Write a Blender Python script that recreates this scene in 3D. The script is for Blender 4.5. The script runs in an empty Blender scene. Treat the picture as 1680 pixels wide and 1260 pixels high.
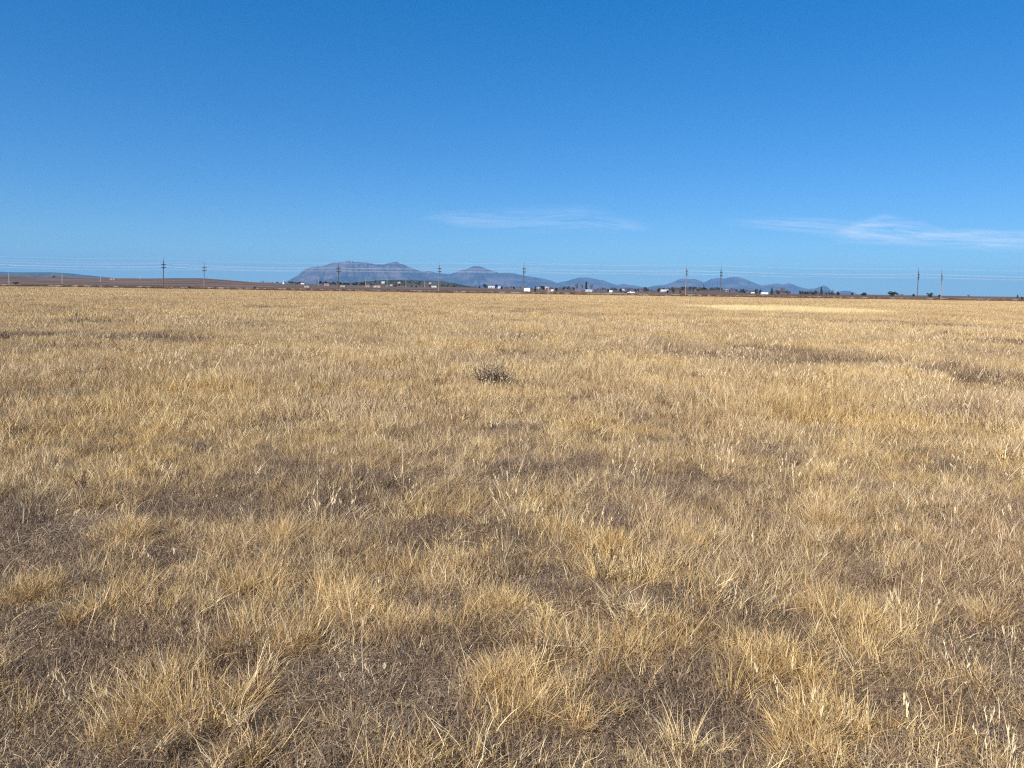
import bpy, math, random
import numpy as np
from mathutils import Matrix, Vector

S = bpy.context.scene
COL = S.collection
R = math.radians
random.seed(7)

# ------------------------------------------------------------------ camera
F = 1222.0                      # focal length in photo pixels (1680 x 1260)
EYE = 1.6
cam_d = bpy.data.cameras.new('camera')
cam = bpy.data.objects.new('camera', cam_d)
COL.objects.link(cam)
cam_d.sensor_width = 36.0
cam_d.lens = 36.0 * F / 1680.0
cam_d.clip_start = 0.05
cam_d.clip_end = 400000.0
PITCH = 2.5
CY = 474.5 + F * math.tan(R(PITCH))          # photo row of the optical axis (the photo is cropped from above)
cam_d.shift_y = -(630 - CY) / 1680.0
CAMR = Matrix.Rotation(R(90 - PITCH), 3, 'X') @ Matrix.Rotation(R(0.85), 3, 'Z')
cam.matrix_world = Matrix.Translation((0, 0, EYE)) @ CAMR.to_4x4()
S.camera = cam

# ------------------------------------------------------------------ sky, sun, exposure
SUN_EL, SUN_AZ = 38.0, 218.0        # azimuth clockwise from +Y: behind the camera, to the left
w = bpy.data.worlds.new("World")
S.world = w
w.use_nodes = True
wn, wl = w.node_tree.nodes, w.node_tree.links
for n in list(wn):
    wn.remove(n)
sky = wn.new('ShaderNodeTexSky')
sky.sky_type = 'NISHITA'
sky.sun_disc = False
sky.sun_elevation = R(SUN_EL)
sky.sun_rotation = R(SUN_AZ)
sky.altitude = 1500
sky.air_density = 1.0
sky.dust_density = 0.2
sky.ozone_density = 3.0
hs = wn.new('ShaderNodeHueSaturation')
hs.inputs['Saturation'].default_value = 1.42
hs.inputs['Hue'].default_value = 0.502
hs.inputs['Value'].default_value = 1.0
bg = wn.new('ShaderNodeBackground')
bg.inputs['Strength'].default_value = 0.098
wo = wn.new('ShaderNodeOutputWorld')
wl.new(sky.outputs[0], hs.inputs['Color'])
gm = wn.new('ShaderNodeGamma')               # clear dry air: an evener blue from zenith to horizon
gm.inputs['Gamma'].default_value = 0.68
tn = wn.new('ShaderNodeMix'); tn.data_type = 'RGBA'; tn.blend_type = 'MULTIPLY'
tn.inputs[0].default_value = 1.0
tn.inputs[7].default_value = (0.55, 0.95, 1.34, 1)
wl.new(hs.outputs[0], gm.inputs['Color'])
wl.new(gm.outputs[0], tn.inputs[6])
wl.new(tn.outputs[2], bg.inputs['Color'])
wl.new(bg.outputs[0], wo.inputs['Surface'])

sd = bpy.data.lights.new('sun', 'SUN')
sd.energy = 5.0
sd.angle = R(0.5)
sd.color = (1.0, 0.91, 0.79)
sun = bpy.data.objects.new('sun', sd)
COL.objects.link(sun)
az, el = R(SUN_AZ), R(SUN_EL)
sdir = Vector((math.sin(az) * math.cos(el), math.cos(az) * math.cos(el), math.sin(el)))
sun.rotation_euler = sdir.to_track_quat('Z', 'Y').to_euler()
sun.location = sdir * 50

S.view_settings.view_transform = 'Standard'
S.view_settings.look = 'None'
S.view_settings.gamma = 1.0
S.view_settings.use_curve_mapping = False
S.view_settings.exposure = 0.75
S.cycles.max_bounces = 6
S.cycles.diffuse_bounces = 3
S.cycles.transparent_max_bounces = 12
S.cycles.use_denoising = False
S.cycles.filter_width = 1.2

# ------------------------------------------------------------------ helpers
def at_depth(px, py, Y):
    """photo pixel -> point at depth Y in front of the eye"""
    d = CAMR @ Vector(((px - 840) / F, -(py - CY) / F, -1))
    return Vector((0, 0, EYE)) + d * (Y / d.y)

def at_ground(px, py):
    d = CAMR @ Vector(((px - 840) / F, -(py - CY) / F, -1))
    return Vector((0, 0, EYE)) + d * (-EYE / d.z)

def x_at(px, Y):
    """lateral position of a photo column at depth Y near the horizon line"""
    return at_depth(px, 462 + 0.0149 * px, Y).x

def tag(o, label=None, cat=None, group=None, kind=None):
    if label: o['label'] = label
    if cat: o['category'] = cat
    if group: o['group'] = group
    if kind: o['kind'] = kind
    return o

def empty(name, loc=(0, 0, 0), rz=0.0):
    o = bpy.data.objects.new(name, None)
    COL.objects.link(o)
    o.location = loc
    o.rotation_euler = (0, 0, rz)
    o.empty_display_size = 0.3
    return o

def np_mesh(name, verts, faces, n=4, mat=None, tone=None, smooth=False):
    """faces: (k, n) int array"""
    me = bpy.data.meshes.new(name)
    verts = np.asarray(verts, dtype=np.float32)
    faces = np.asarray(faces, dtype=np.int32)
    me.vertices.add(len(verts))
    me.vertices.foreach_set('co', verts.ravel())
    me.loops.add(faces.size)
    me.loops.foreach_set('vertex_index', faces.ravel())
    me.polygons.add(len(faces))
    me.polygons.foreach_set('loop_start', np.arange(0, faces.size, n, dtype=np.int32))
    me.update(calc_edges=True)
    if smooth:
        me.polygons.foreach_set('use_smooth', np.ones(len(faces), dtype=bool))
    if tone is not None:
        a = me.attributes.new('tone', 'FLOAT', 'POINT')
        a.data.foreach_set('value', np.asarray(tone, dtype=np.float32))
    if mat:
        me.materials.append(mat)
    return me

def mobj(name, me, parent=None, link=True):
    o = bpy.data.objects.new(name, me)
    if link:
        COL.objects.link(o)
    if parent:
        o.parent = parent
    return o

class MB:
    """collects boxes, tubes and loose quads into one mesh"""
    def __init__(s):
        s.v, s.f = [], []
    def box(s, x0, x1, y0, y1, z0, z1):
        b = len(s.v)
        s.v += [(x0, y0, z0), (x1, y0, z0), (x1, y1, z0), (x0, y1, z0), (x0, y0, z1), (x1, y0, z1), (x1, y1, z1), (x0, y1, z1)]
        s.f += [tuple(b + i for i in q) for q in ((0, 3, 2, 1), (4, 5, 6, 7), (0, 1, 5, 4), (1, 2, 6, 5), (2, 3, 7, 6), (3, 0, 4, 7))]
        return s
    def tube(s, pts, radii, n=8, cap=True):
        b = len(s.v)
        pts = [Vector(p) for p in pts]
        for i, p in enumerate(pts):
            d = (pts[min(i + 1, len(pts) - 1)] - pts[max(i - 1, 0)]).normalized()
            u = d.cross(Vector((0, 0, 1)) if abs(d.z) < 0.9 else Vector((1, 0, 0))).normalized()
            v = d.cross(u)
            for k in range(n):
                a = 2 * math.pi * k / n
                s.v.append(tuple(p + (u * math.cos(a) + v * math.sin(a)) * radii[i]))
        for i in range(len(pts) - 1):
            for k in range(n):
                s.f.append((b + i * n + k, b + i * n + (k + 1) % n, b + (i + 1) * n + (k + 1) % n, b + (i + 1) * n + k))
        if cap:
            s.f.append(tuple(b + k for k in range(n)))
            s.f.append(tuple(b + (len(pts) - 1) * n + k for k in reversed(range(n))))
        return s
    def poly(s, pts):
        b = len(s.v)
        s.v += [tuple(p) for p in pts]
        s.f.append(tuple(range(b, b + len(pts))))
        return s
    def build(s, name, mat, parent=None, smooth=False):
        me = bpy.data.meshes.new(name)
        me.from_pydata(s.v, [], s.f)
        if smooth:
            for p in me.polygons: p.use_smooth = True
        me.materials.append(mat)
        me.update()
        return mobj(name, me, parent)

def copy_tree(o, parent=None):
    c = o.copy()
    COL.objects.link(c)
    c.parent = parent
    for ch in list(o.children):
        copy_tree(ch, c)
    return c

def vnoise(x, y, scale, seed=0):
    """smooth value noise 0..1, vectorised"""
    x = np.asarray(x, dtype=np.float64) / scale + seed * 17.31
    y = np.asarray(y, dtype=np.float64) / scale - seed * 9.77
    xi, yi = np.floor(x).astype(np.int64), np.floor(y).astype(np.int64)
    fx, fy = x - xi, y - yi
    fx, fy = fx * fx * (3 - 2 * fx), fy * fy * (3 - 2 * fy)
    def h(a, b):
        n = (a * 374761393 + b * 668265263 + seed * 1442695041) & 0x7fffffff
        n = ((n ^ (n >> 13)) * 1274126177) & 0x7fffffff
        return ((n ^ (n >> 16)) & 0xffff) / 65535.0
    return (h(xi, yi) * (1 - fx) + h(xi + 1, yi) * fx) * (1 - fy) + (h(xi, yi + 1) * (1 - fx) + h(xi + 1, yi + 1) * fx) * fy

def fbm(x, y, scale, seed=0, o=4):
    t, a, s = 0, 0.5, 0
    for i in range(o):
        t = t + a * vnoise(x, y, scale / 2 ** i, seed + i)
        s += a
        a *= 0.5
    return t / s

def sstep(a, b, x):
    t = np.clip((np.asarray(x, dtype=np.float64) - a) / (b - a), 0, 1)
    return t * t * (3 - 2 * t)

# ------------------------------------------------------------------ materials
def new_mat(name):
    m = bpy.data.materials.new(name)
    m.use_nodes = True
    nt = m.node_tree
    for n in list(nt.nodes):
        nt.nodes.remove(n)
    out = nt.nodes.new('ShaderNodeOutputMaterial')
    return m, nt.nodes, nt.links, out

def principled(N, rough=0.8, spec=0.2):
    p = N.new('ShaderNodeBsdfPrincipled')
    p.inputs['Roughness'].default_value = rough
    p.inputs['Specular IOR Level'].default_value = spec
    return p

def ramp(N, stops, interp='LINEAR'):
    r = N.new('ShaderNodeValToRGB')
    r.color_ramp.interpolation = interp
    e = r.color_ramp.elements
    e[0].position, e[0].color = stops[0][0], (*stops[0][1], 1)
    e[1].position, e[1].color = stops[-1][0], (*stops[-1][1], 1)
    for p, c in stops[1:-1]:
        k = e.new(p)
        k.color = (*c, 1)
    return r

def noise_col_mat(name, c1, c2, scale, rough=0.85, spec=0.2, bump=0.0, detail=4, stretch=None, coord='Object', lo=0.35, hi=0.65):
    m, N, L, out = new_mat(name)
    tc = N.new('ShaderNodeTexCoord')
    src = tc.outputs['Object' if coord == 'Position' else coord]
    if coord == 'Position':
        src = N.new('ShaderNodeNewGeometry').outputs['Position']
    nz = N.new('ShaderNodeTexNoise')
    nz.inputs['Scale'].default_value = scale
    nz.inputs['Detail'].default_value = detail
    if stretch:
        mp = N.new('ShaderNodeMapping')
        mp.inputs['Scale'].default_value = stretch
        L.new(src, mp.inputs['Vector'])
        src = mp.outputs[0]
    L.new(src, nz.inputs['Vector'])
    r = ramp(N, [(lo, c1), (hi, c2)])
    L.new(nz.outputs['Fac'], r.inputs['Fac'])
    p = principled(N, rough, spec)
    L.new(r.outputs['Color'], p.inputs['Base Color'])
    if bump:
        b = N.new('ShaderNodeBump')
        b.inputs['Strength'].default_value = bump
        L.new(nz.outputs['Fac'], b.inputs['Height'])
        L.new(b.outputs[0], p.inputs['Normal'])
    L.new(p.outputs[0], out.inputs['Surface'])
    return m

def straw_mat(name, stops, trans=0.25, patch=None, patch_amt=0.5, rough=0.55, spec=0.25, vary=0.25):
    """dry plant matter: each blade's own tone picks its colour, world position shifts it patch by patch"""
    m, N, L, out = new_mat(name)
    at = N.new('ShaderNodeAttribute')
    at.attribute_name = 'tone'
    oi = N.new('ShaderNodeObjectInfo')
    mr = N.new('ShaderNodeMath'); mr.operation = 'MULTIPLY_ADD'
    L.new(oi.outputs['Random'], mr.inputs[0]); mr.inputs[1].default_value = vary; mr.inputs[2].default_value = -vary / 2
    ad = N.new('ShaderNodeMath'); ad.operation = 'ADD'
    L.new(at.outputs['Fac'], ad.inputs[0]); L.new(mr.outputs[0], ad.inputs[1])
    r = ramp(N, stops)
    L.new(ad.outputs[0], r.inputs['Fac'])
    colr = r.outputs['Color']
    if patch:
        g = N.new('ShaderNodeNewGeometry')
        mp = N.new('ShaderNodeMapping'); mp.inputs['Scale'].default_value = (1, 1, 0)
        L.new(g.outputs['Position'], mp.inputs['Vector'])
        nz = N.new('ShaderNodeTexNoise'); nz.inputs['Scale'].default_value = patch[0]; nz.inputs['Detail'].default_value = 5
        nz.inputs['Roughness'].default_value = 0.6
        L.new(mp.outputs[0], nz.inputs['Vector'])
        rr = ramp(N, [(0.35, patch[1]), (0.5, (1, 1, 1)), (0.66, patch[2])])
        L.new(nz.outputs['Fac'], rr.inputs['Fac'])
        mx = N.new('ShaderNodeMix'); mx.data_type = 'RGBA'; mx.blend_type = 'MULTIPLY'
        mx.inputs[0].default_value = patch_amt
        L.new(colr, mx.inputs[6]); L.new(rr.outputs['Color'], mx.inputs[7])
        colr = mx.outputs[2]
    p = principled(N, rough, spec)
    L.new(colr, p.inputs['Base Color'])
    if trans:
        t = N.new('ShaderNodeBsdfTranslucent')
        L.new(colr, t.inputs['Color'])
        ms = N.new('ShaderNodeMixShader'); ms.inputs[0].default_value = trans
        L.new(p.outputs[0], ms.inputs[1]); L.new(t.outputs[0], ms.inputs[2])
        L.new(ms.outputs[0], out.inputs['Surface'])
    else:
        L.new(p.outputs[0], out.inputs['Surface'])
    return m

GOLD_STOPS = [(0.0, (0.10, 0.06, 0.031)), (0.22, (0.25, 0.16, 0.078)), (0.5, (0.50, 0.35, 0.175)), (0.75, (0.66, 0.505, 0.275)), (1.0, (0.86, 0.745, 0.50))]
TUFT_STOPS = [(0.0, (0.12, 0.065, 0.03)), (0.25, (0.32, 0.20, 0.085)), (0.5, (0.56, 0.38, 0.165)), (0.75, (0.71, 0.53, 0.26)), (1.0, (0.88, 0.75, 0.48))]
FORB_STOPS = [(0.0, (0.07, 0.048, 0.034)), (0.4, (0.195, 0.14, 0.10)), (0.7, (0.36, 0.27, 0.185)), (1.0, (0.64, 0.53, 0.36))]
PATCH = (0.35, (0.86, 0.83, 0.90), (1.10, 1.04, 0.80))
M = {}
M['grass'] = straw_mat('dry_grass', GOLD_STOPS, 0.25, PATCH, 0.9)
M['tuft'] = straw_mat('golden_tuft', TUFT_STOPS, 0.25, PATCH, 0.6)
M['yellow'] = straw_mat('pale_yellow_grass', [(0, (0.45, 0.34, 0.16)), (0.5, (0.75, 0.60, 0.30)), (1, (0.9, 0.8, 0.5))], 0.25)
M['stalk'] = straw_mat('dry_stalk', [(0, (0.40, 0.27, 0.13)), (0.5, (0.62, 0.48, 0.27)), (1, (0.85, 0.74, 0.52))], 0.15)
M['forb'] = straw_mat('dead_forb', FORB_STOPS, 0.1, (0.8, (0.9, 0.86, 0.82), (1.18, 1.1, 0.95)), 0.8)
M['litter'] = straw_mat('straw_litter', [(0, (0.12, 0.085, 0.06)), (0.5, (0.33, 0.25, 0.16)), (1, (0.62, 0.50, 0.33))], 0.05)
M['brush'] = straw_mat('brown_brush', [(0, (0.055, 0.033, 0.022)), (0.5, (0.12, 0.075, 0.05)), (1, (0.25, 0.17, 0.10))], 0.1)

# ------------------------------------------------------------------ ground
def gz(x, y):
    """height of the field: soft hummocks close by, flat farther off"""
    d = np.hypot(x, y)
    a = 0.05 * (1 - sstep(25, 80, d))
    return (fbm(x, y, 2.2, 3, 3) - 0.5) * 2 * a + 0.06 * (fbm(x, y, 14, 5, 2) - 0.5) * (1 - sstep(60, 200, d))

# gentle rise of the land beyond the road, read along the photo columns (height above eye level, in pixels)
RISE = [(-900, 6), (-400, 8), (-200, 9), (0, 9.2), (60, 7.6), (110, 8.4), (180, 7.8), (250, 8.8), (330, 9.5), (380, 6.8), (420, 4.6), (500, 3.2), (600, 2.6),
        (700, 2.6), (760, 1.6), (830, 1.0), (900, 1.2), (1000, 0.2), (1060, 0.6), (1120, 2.6), (1180, 2.4), (1230, 0.4), (1300, -0.6), (2600, -1.0)]
RX = np.array([p[0] for p in RISE], float)
RH = np.array([p[1] for p in RISE], float)
RISE_Y = 1500.0
def hill_z(x, y):
    px = 840 + F * np.asarray(x) / np.maximum(y, 1) * 1.0
    h = np.interp(px, RX, RH) / F * RISE_Y + EYE
    t = sstep(420, RISE_Y, y)
    back = 1 - 0.5 * sstep(RISE_Y, 4200, y)
    z = h * t * back + (fbm(x, y, 130, 11, 4) - 0.5) * 3.0 * sstep(420, 700, y) * np.clip((h - 1.5) / 8, 0.05, 1)
    return z - 0.5 * (1 - sstep(400, 460, y))

def land_z(x, y):
    return float(max(0.0, hill_z(x, y))) if y > 430 else float(gz(x, y))

def ground_mat():
    m, N, L, out = new_mat('field_soil')
    g = N.new('ShaderNodeNewGeometry')
    sep = N.new('ShaderNodeSeparateXYZ')
    L.new(g.outputs['Position'], sep.inputs[0])
    # close by: bare soil with straw bits
    n1 = N.new('ShaderNodeTexNoise'); n1.inputs['Scale'].default_value = 38; n1.inputs['Detail'].default_value = 6; n1.inputs['Roughness'].default_value = 0.7
    L.new(g.outputs['Position'], n1.inputs['Vector'])
    r1 = ramp(N, [(0.36, (0.13, 0.095, 0.07)), (0.5, (0.25, 0.19, 0.135)), (0.62, (0.44, 0.35, 0.24))])
    L.new(n1.outputs['Fac'], r1.inputs['Fac'])
    # far field: straw with broad patches
    mp = N.new('ShaderNodeMapping'); mp.inputs['Scale'].default_value = (0.6, 1, 1)
    L.new(g.outputs['Position'], mp.inputs['Vector'])
    n2 = N.new('ShaderNodeTexNoise'); n2.inputs['Scale'].default_value = 0.06; n2.inputs['Detail'].default_value = 8; n2.inputs['Roughness'].default_value = 0.65
    L.new(mp.outputs[0], n2.inputs['Vector'])
    r2 = ramp(N, [(0.38, (0.28, 0.20, 0.115)), (0.5, (0.38, 0.28, 0.155)), (0.62, (0.48, 0.36, 0.20))])
    L.new(n2.outputs['Fac'], r2.inputs['Fac'])
    # beyond the roadside: brown and tan rangeland in long bands
    mp3 = N.new('ShaderNodeMapping'); mp3.inputs['Scale'].default_value = (0.0016, 0.010, 0.01)
    L.new(g.outputs['Position'], mp3.inputs['Vector'])
    n3 = N.new('ShaderNodeTexNoise'); n3.inputs['Scale'].default_value = 1.0; n3.inputs['Detail'].default_value = 7; n3.inputs['Roughness'].default_value = 0.6
    L.new(mp3.outputs[0], n3.inputs['Vector'])
    r3 = ramp(N, [(0.38, (0.12, 0.083, 0.058)), (0.52, (0.20, 0.14, 0.095)), (0.64, (0.33, 0.235, 0.15))])
    L.new(n3.outputs['Fac'], r3.inputs['Fac'])
    def mrange(a, b, src):
        q = N.new('ShaderNodeMapRange'); q.interpolation_type = 'SMOOTHSTEP'
        q.inputs['From Min'].default_value = a; q.inputs['From Max'].default_value = b
        L.new(src, q.inputs['Value']); return q.outputs[0]
    def mix(f, a, b):
        q = N.new('ShaderNodeMix'); q.data_type = 'RGBA'
        L.new(f, q.inputs[0]); L.new(a, q.inputs[6]); L.new(b, q.inputs[7]); return q.outputs[2]
    c = mix(mrange(25, 90, sep.outputs['Y']), r1.outputs['Color'], r2.outputs['Color'])
    c = mix(mrange(214, 222, sep.outputs['Y']), c, r3.outputs['Color'])
    p = principled(N, 0.95, 0.1)
    L.new(c, p.inputs['Base Color'])
    b = N.new('ShaderNodeBump'); b.inputs['Strength'].default_value = 0.6; b.inputs['Distance'].default_value = 0.02
    L.new(n1.outputs['Fac'], b.inputs['Height']); L.new(b.outputs[0], p.inputs['Normal'])
    L.new(p.outputs[0], out.inputs['Surface'])
    return m

t = np.linspace(-1, 1, 420)
gx = 3.0 * np.sinh(t * math.asinh(32000 / 3.0))
gy = 4.0 * np.sinh(t * math.asinh(32000 / 4.0)) + 4.0
XX, YY = np.meshgrid(gx, gy)
ZZ = gz(XX, YY)
n = len(gx)
V = np.stack([XX.ravel(), YY.ravel(), ZZ.ravel()], 1)
I = (np.arange(n - 1)[:, None] * n + np.arange(n - 1)[None, :]).ravel()
Fq = np.stack([I, I + 1, I + n + 1, I + n], 1)
ground = mobj('ground', np_mesh('ground', V, Fq, 4, ground_mat(), smooth=True))
tag(ground, kind='structure')

def grid_mesh(name, X, Y, Z, mat, smooth=True):
    r, c = X.shape
    V = np.stack([X.ravel(), Y.ravel(), Z.ravel()], 1)
    I = (np.arange(r - 1)[:, None] * c + np.arange(c - 1)[None, :]).ravel()
    return mobj(name, np_mesh(name, V, np.stack([I, I + 1, I + c + 1, I + c], 1), 4, mat, smooth=smooth))

# the low brown rise
ys = np.concatenate([np.linspace(400, 1700, 110), np.linspace(1760, 4200, 25)])
uu = np.linspace(-1.0, 1.5, 420)
UU, Y2 = np.meshgrid(uu, ys)
X2 = UU * Y2
M['hill'] = noise_col_mat('brown_rangeland', (0.072, 0.046, 0.035), (0.165, 0.11, 0.08), 1.0, coord='Position', stretch=(0.006, 0.03, 0.05), detail=8, lo=0.4, hi=0.62)
tag(grid_mesh('hills', X2, Y2, hill_z(X2, Y2), M['hill']), kind='structure')

# dirt road running behind the pole lines
M['road'] = noise_col_mat('graded_dirt', (0.24, 0.18, 0.13), (0.34, 0.26, 0.19), 1.0, coord='Position', stretch=(0.05, 0.4, 1), detail=6)
xs = np.linspace(-700, 700, 200)
prof = [(-9, -0.02), (-6.0, 0.16), (-4.5, 0.25), (0, 0.33), (4.5, 0.25), (6.0, 0.16), (9, -0.02)]
XR, _ = np.meshgrid(xs, [p[0] for p in prof])
YR = np.array([[p[0] + 362 + 0.02 * x + 1.5 * math.sin(x / 120) for x in xs] for p in prof])
ZR = np.array([[p[1]] * len(xs) for p in prof])
tag(grid_mesh('road', XR, YR, ZR, M['road']), kind='structure')

# ------------------------------------------------------------------ mountains
def rock_mat(name, c1, c2, sc):
    return noise_col_mat(name, c1, c2, 1.0, coord='Position', stretch=sc, detail=9, rough=0.95, spec=0.05, lo=0.4, hi=0.6)
M['mount'] = rock_mat('mountain_scrub', (0.024, 0.020, 0.032), (0.105, 0.08, 0.086), (0.0009, 0.0009, 0.006))
M['mesa'] = rock_mat('juniper_slope', (0.030, 0.038, 0.030), (0.075, 0.075, 0.055), (0.004, 0.004, 0.01))

def ridge(name, pts, Y, front, back, mat, cols=260, rows=46, seed=1, gully=0.35, gs=650.0, flat=1.0):
    P = [at_depth(px, py, Y) for px, py in pts]
    x = np.linspace(P[0].x, P[-1].x, cols)
    h = np.interp(x, [p.x for p in P], [p.z for p in P])
    k = np.array([1, 2, 3, 2, 1.0]); k /= k.sum()
    hp = np.pad(h, 2, mode='edge')
    h = np.convolve(hp, k, mode='valid')
    h = h * (1 + 0.03 * (fbm(x, 0 * x, (x[-1] - x[0]) / 28, seed + 40, 3) - 0.5))
    tt = np.linspace(-1, 1, rows)
    X, T = np.meshgrid(x, tt)
    Yd = np.where(T < 0, T * front, T * back) + Y
    prof = np.interp(np.abs(T), [0, 0.12, 0.35, 0.7, 1.0], [1, 0.93 * flat, 0.55 * flat, 0.17, -0.02])
    H = np.tile(h, (rows, 1))
    g = fbm(X, Yd * 0.45, gs, seed, 5) - 0.5
    rid = 1 - np.abs(2 * fbm(X + 0.3 * Yd, Yd * 0.3, gs * 0.6, seed + 9, 4) - 1)
    bell = np.clip(np.abs(T) * 4, 0, 1) * np.clip((1 - np.abs(T)) * 3, 0, 1)
    Z = H * prof + H * bell * gully * 1.6 * (0.8 * g + 0.75 * (rid - 0.75))
    Z = np.where(np.abs(T) > 0.99, -20.0, Z)
    Z = np.minimum(Z, H * (1.0 - 0.12 * np.clip(np.abs(T), 0, 1)))
    X = X * (Yd / Y)              # the foot of the range narrows towards us
    o = grid_mesh(name, X, Yd, Z, mat)
    return tag(o, kind='structure')

MY = 21000
ridge('mountains', [(440, 472), (456, 469), (468, 463), (478, 457.5), (490, 450), (498, 443.5), (508, 439), (530, 436), (545, 431), (560, 428.5), (580, 428.5), (605, 430.5),
      (618, 434), (630, 435), (640, 431), (650, 430), (660, 433), (670, 438), (680, 442), (692, 446), (706, 452), (730, 461), (760, 471), (790, 475)],
      MY, 5200, 4000, M['mount'], seed=3, gully=0.5)
ridge('mountains', [(610, 473), (640, 462), (670, 449), (690, 446), (705, 445), (716, 447.5), (728, 449), (740, 449), (752, 445), (765, 441), (776, 436.5), (787, 436.5), (796, 440), (806, 444), (820, 448), (833, 447.5),
      (845, 449), (860, 452), (880, 455), (900, 459), (915, 464), (935, 471), (955, 477)], MY + 2600, 5000, 4000, M['mount'], seed=5, gully=0.45)
ridge('mountains', [(880, 477), (900, 468), (915, 464), (928, 461.5), (940, 458), (952, 455), (965, 455.5), (978, 457.5), (990, 460), (1000, 464), (1012, 467), (1023, 465.5),
      (1033, 467.5), (1045, 469), (1056, 471), (1075, 475), (1090, 480)], MY + 4500, 4200, 3500, M['mount'], seed=8, gully=0.4)
ridge('mountains', [(1035, 480), (1055, 472.5), (1072, 469), (1093, 467), (1104, 463), (1112, 458.5), (1119, 457), (1130, 457.5), (1141, 457), (1148, 460), (1156, 464), (1170, 474), (1182, 481)],
      MY + 3500, 4200, 3500, M['mount'], seed=12, gully=0.4)
ridge('mountains', [(1125, 481), (1140, 472), (1156, 463), (1166, 458), (1176, 456), (1190, 457), (1198, 455), (1206, 454), (1220, 456.5), (1235, 463), (1250, 468.5), (1262, 466.5), (1275, 464.5),
      (1284, 466.5), (1294, 464.5), (1303, 467), (1312, 470.5), (1325, 474), (1338, 473), (1345, 470), (1351, 468), (1357, 470), (1365, 478), (1376, 484.5)],
      MY + 5200, 4200, 3500, M['mount'], seed=15, gully=0.42)
ridge('mountains', [(1366, 484.5), (1373, 481), (1379, 478), (1385, 477.2), (1393, 477.2), (1398, 478.5), (1404, 481.5), (1411, 483.5), (1418, 486)],
      MY + 3000, 3000, 3000, M['mount'], cols=90, seed=21, gully=0.25)
ridge('mesa', [(-420, 452), (-300, 447), (-160, 445), (0, 446.2), (40, 447), (80, 446.8), (112, 448.5), (140, 451.3), (165, 453.8), (190, 456.5), (240, 460), (300, 466)],
      12000, 2500, 2500, M['mesa'], seed=25, gully=0.3, gs=500, flat=1.05)
ridge('wooded_hill', [(500, 471), (530, 467), (570, 464.5), (600, 462), (625, 459.8), (640, 459), (670, 459.6), (700, 460.2), (725, 461.5), (745, 464.5), (765, 468.5), (790, 473.5), (805, 475)],
      3000, 800, 900, M['mesa'], seed=27, gully=0.3, gs=160, flat=1.0)

# ------------------------------------------------------------------ grass prototypes (kept out of the scene, scattered as ground cover)
RNG = np.random.default_rng(11)

def blades(n, base_r, lmin, lmax, lean0, lean1, curl, width, segs, tone_mu, tone_sd, z0=(0, 0), outward=0.7, base_pts=None, zig=0.0):
    """n curved tapering blades -> verts, quads, tones"""
    if base_pts is None:
        rr = base_r * np.sqrt(RNG.random(n)); aa = RNG.random(n) * 2 * np.pi
        bx, by = rr * np.cos(aa), rr * np.sin(aa)
    else:
        bx, by = base_pts; aa = np.arctan2(by, bx); rr = np.hypot(bx, by)
    az = np.where(RNG.random(n) < outward, aa + RNG.normal(0, 0.6, n), RNG.random(n) * 2 * np.pi)
    L = lmin + (lmax - lmin) * RNG.random(n) ** 1.3
    th = lean0 + (lean1 - lean0) * RNG.random(n)
    cu = curl * (0.3 + RNG.random(n))
    px, py = bx.copy(), by.copy()
    pz = z0[0] + (z0[1] - z0[0]) * RNG.random(n)
    fa = RNG.random(n) * np.pi
    wx, wy = np.cos(fa), np.sin(fa)
    W = width * (0.6 + 0.8 * RNG.random(n))
    rows = []
    for s in range(segs + 1):
        f = s / segs
        ww = W * (1 - 0.85 * f) * 0.5
        rows.append(np.stack([px - wx * ww, py - wy * ww, pz], 1))
        rows.append(np.stack([px + wx * ww, py + wy * ww, pz], 1))
        dl = L / segs
        a2 = az + (RNG.normal(0, zig, n) if zig else 0)
        px = px + dl * np.sin(th) * np.cos(a2)
        py = py + dl * np.sin(th) * np.sin(a2)
        pz = np.maximum(pz + dl * np.cos(th), 0.003)
        th = th + cu / segs
    V = np.stack(rows, 1)                       # n, 2(segs+1), 3
    k = 2 * (segs + 1)
    base = np.arange(n)[:, None, None] * k
    q = np.array([[2 * s, 2 * s + 1, 2 * s + 3, 2 * s + 2] for s in range(segs)])[None]
    tone = np.clip(RNG.normal(tone_mu, tone_sd, n), 0, 1)
    return V.reshape(-1, 3), (base + q).reshape(-1, 4), np.repeat(tone, k)

def join(parts):
    V, Fc, T, o = [], [], [], 0
    for v, f, t_ in parts:
        V.append(v); Fc.append(f + o); T.append(t_); o += len(v)
    return np.concatenate(V), np.concatenate(Fc), np.concatenate(T)

def proto_set(name, makers, mat):
    c = bpy.data.collections.new(name)
    for i, mk in enumerate(makers):
        v, f, t_ = join(mk())
        o = mobj('%s_%02d' % (name, i), np_mesh(name, v, f, 4, mat, tone=t_), link=False)
        c.objects.link(o)
    return c

# a bunch with its own centre: dense curly base, arching leaves, a few upright ones
def tuft(k):
    return lambda: [blades(130, 0.06, 0.07, 0.19, 0.15, 1.3, 1.3, 0.0036, 5, 0.50, 0.24, zig=0.6, outward=0.5),
                    blades(45, 0.04, 0.12, 0.25, 0.05, 0.7, 0.3, 0.0034, 4, 0.64, 0.24, zig=0.1),
                    blades(110, 0.09, 0.03, 0.10, 0.5, 1.6, 1.3, 0.0035, 3, 0.42, 0.24, zig=0.7)]
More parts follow.
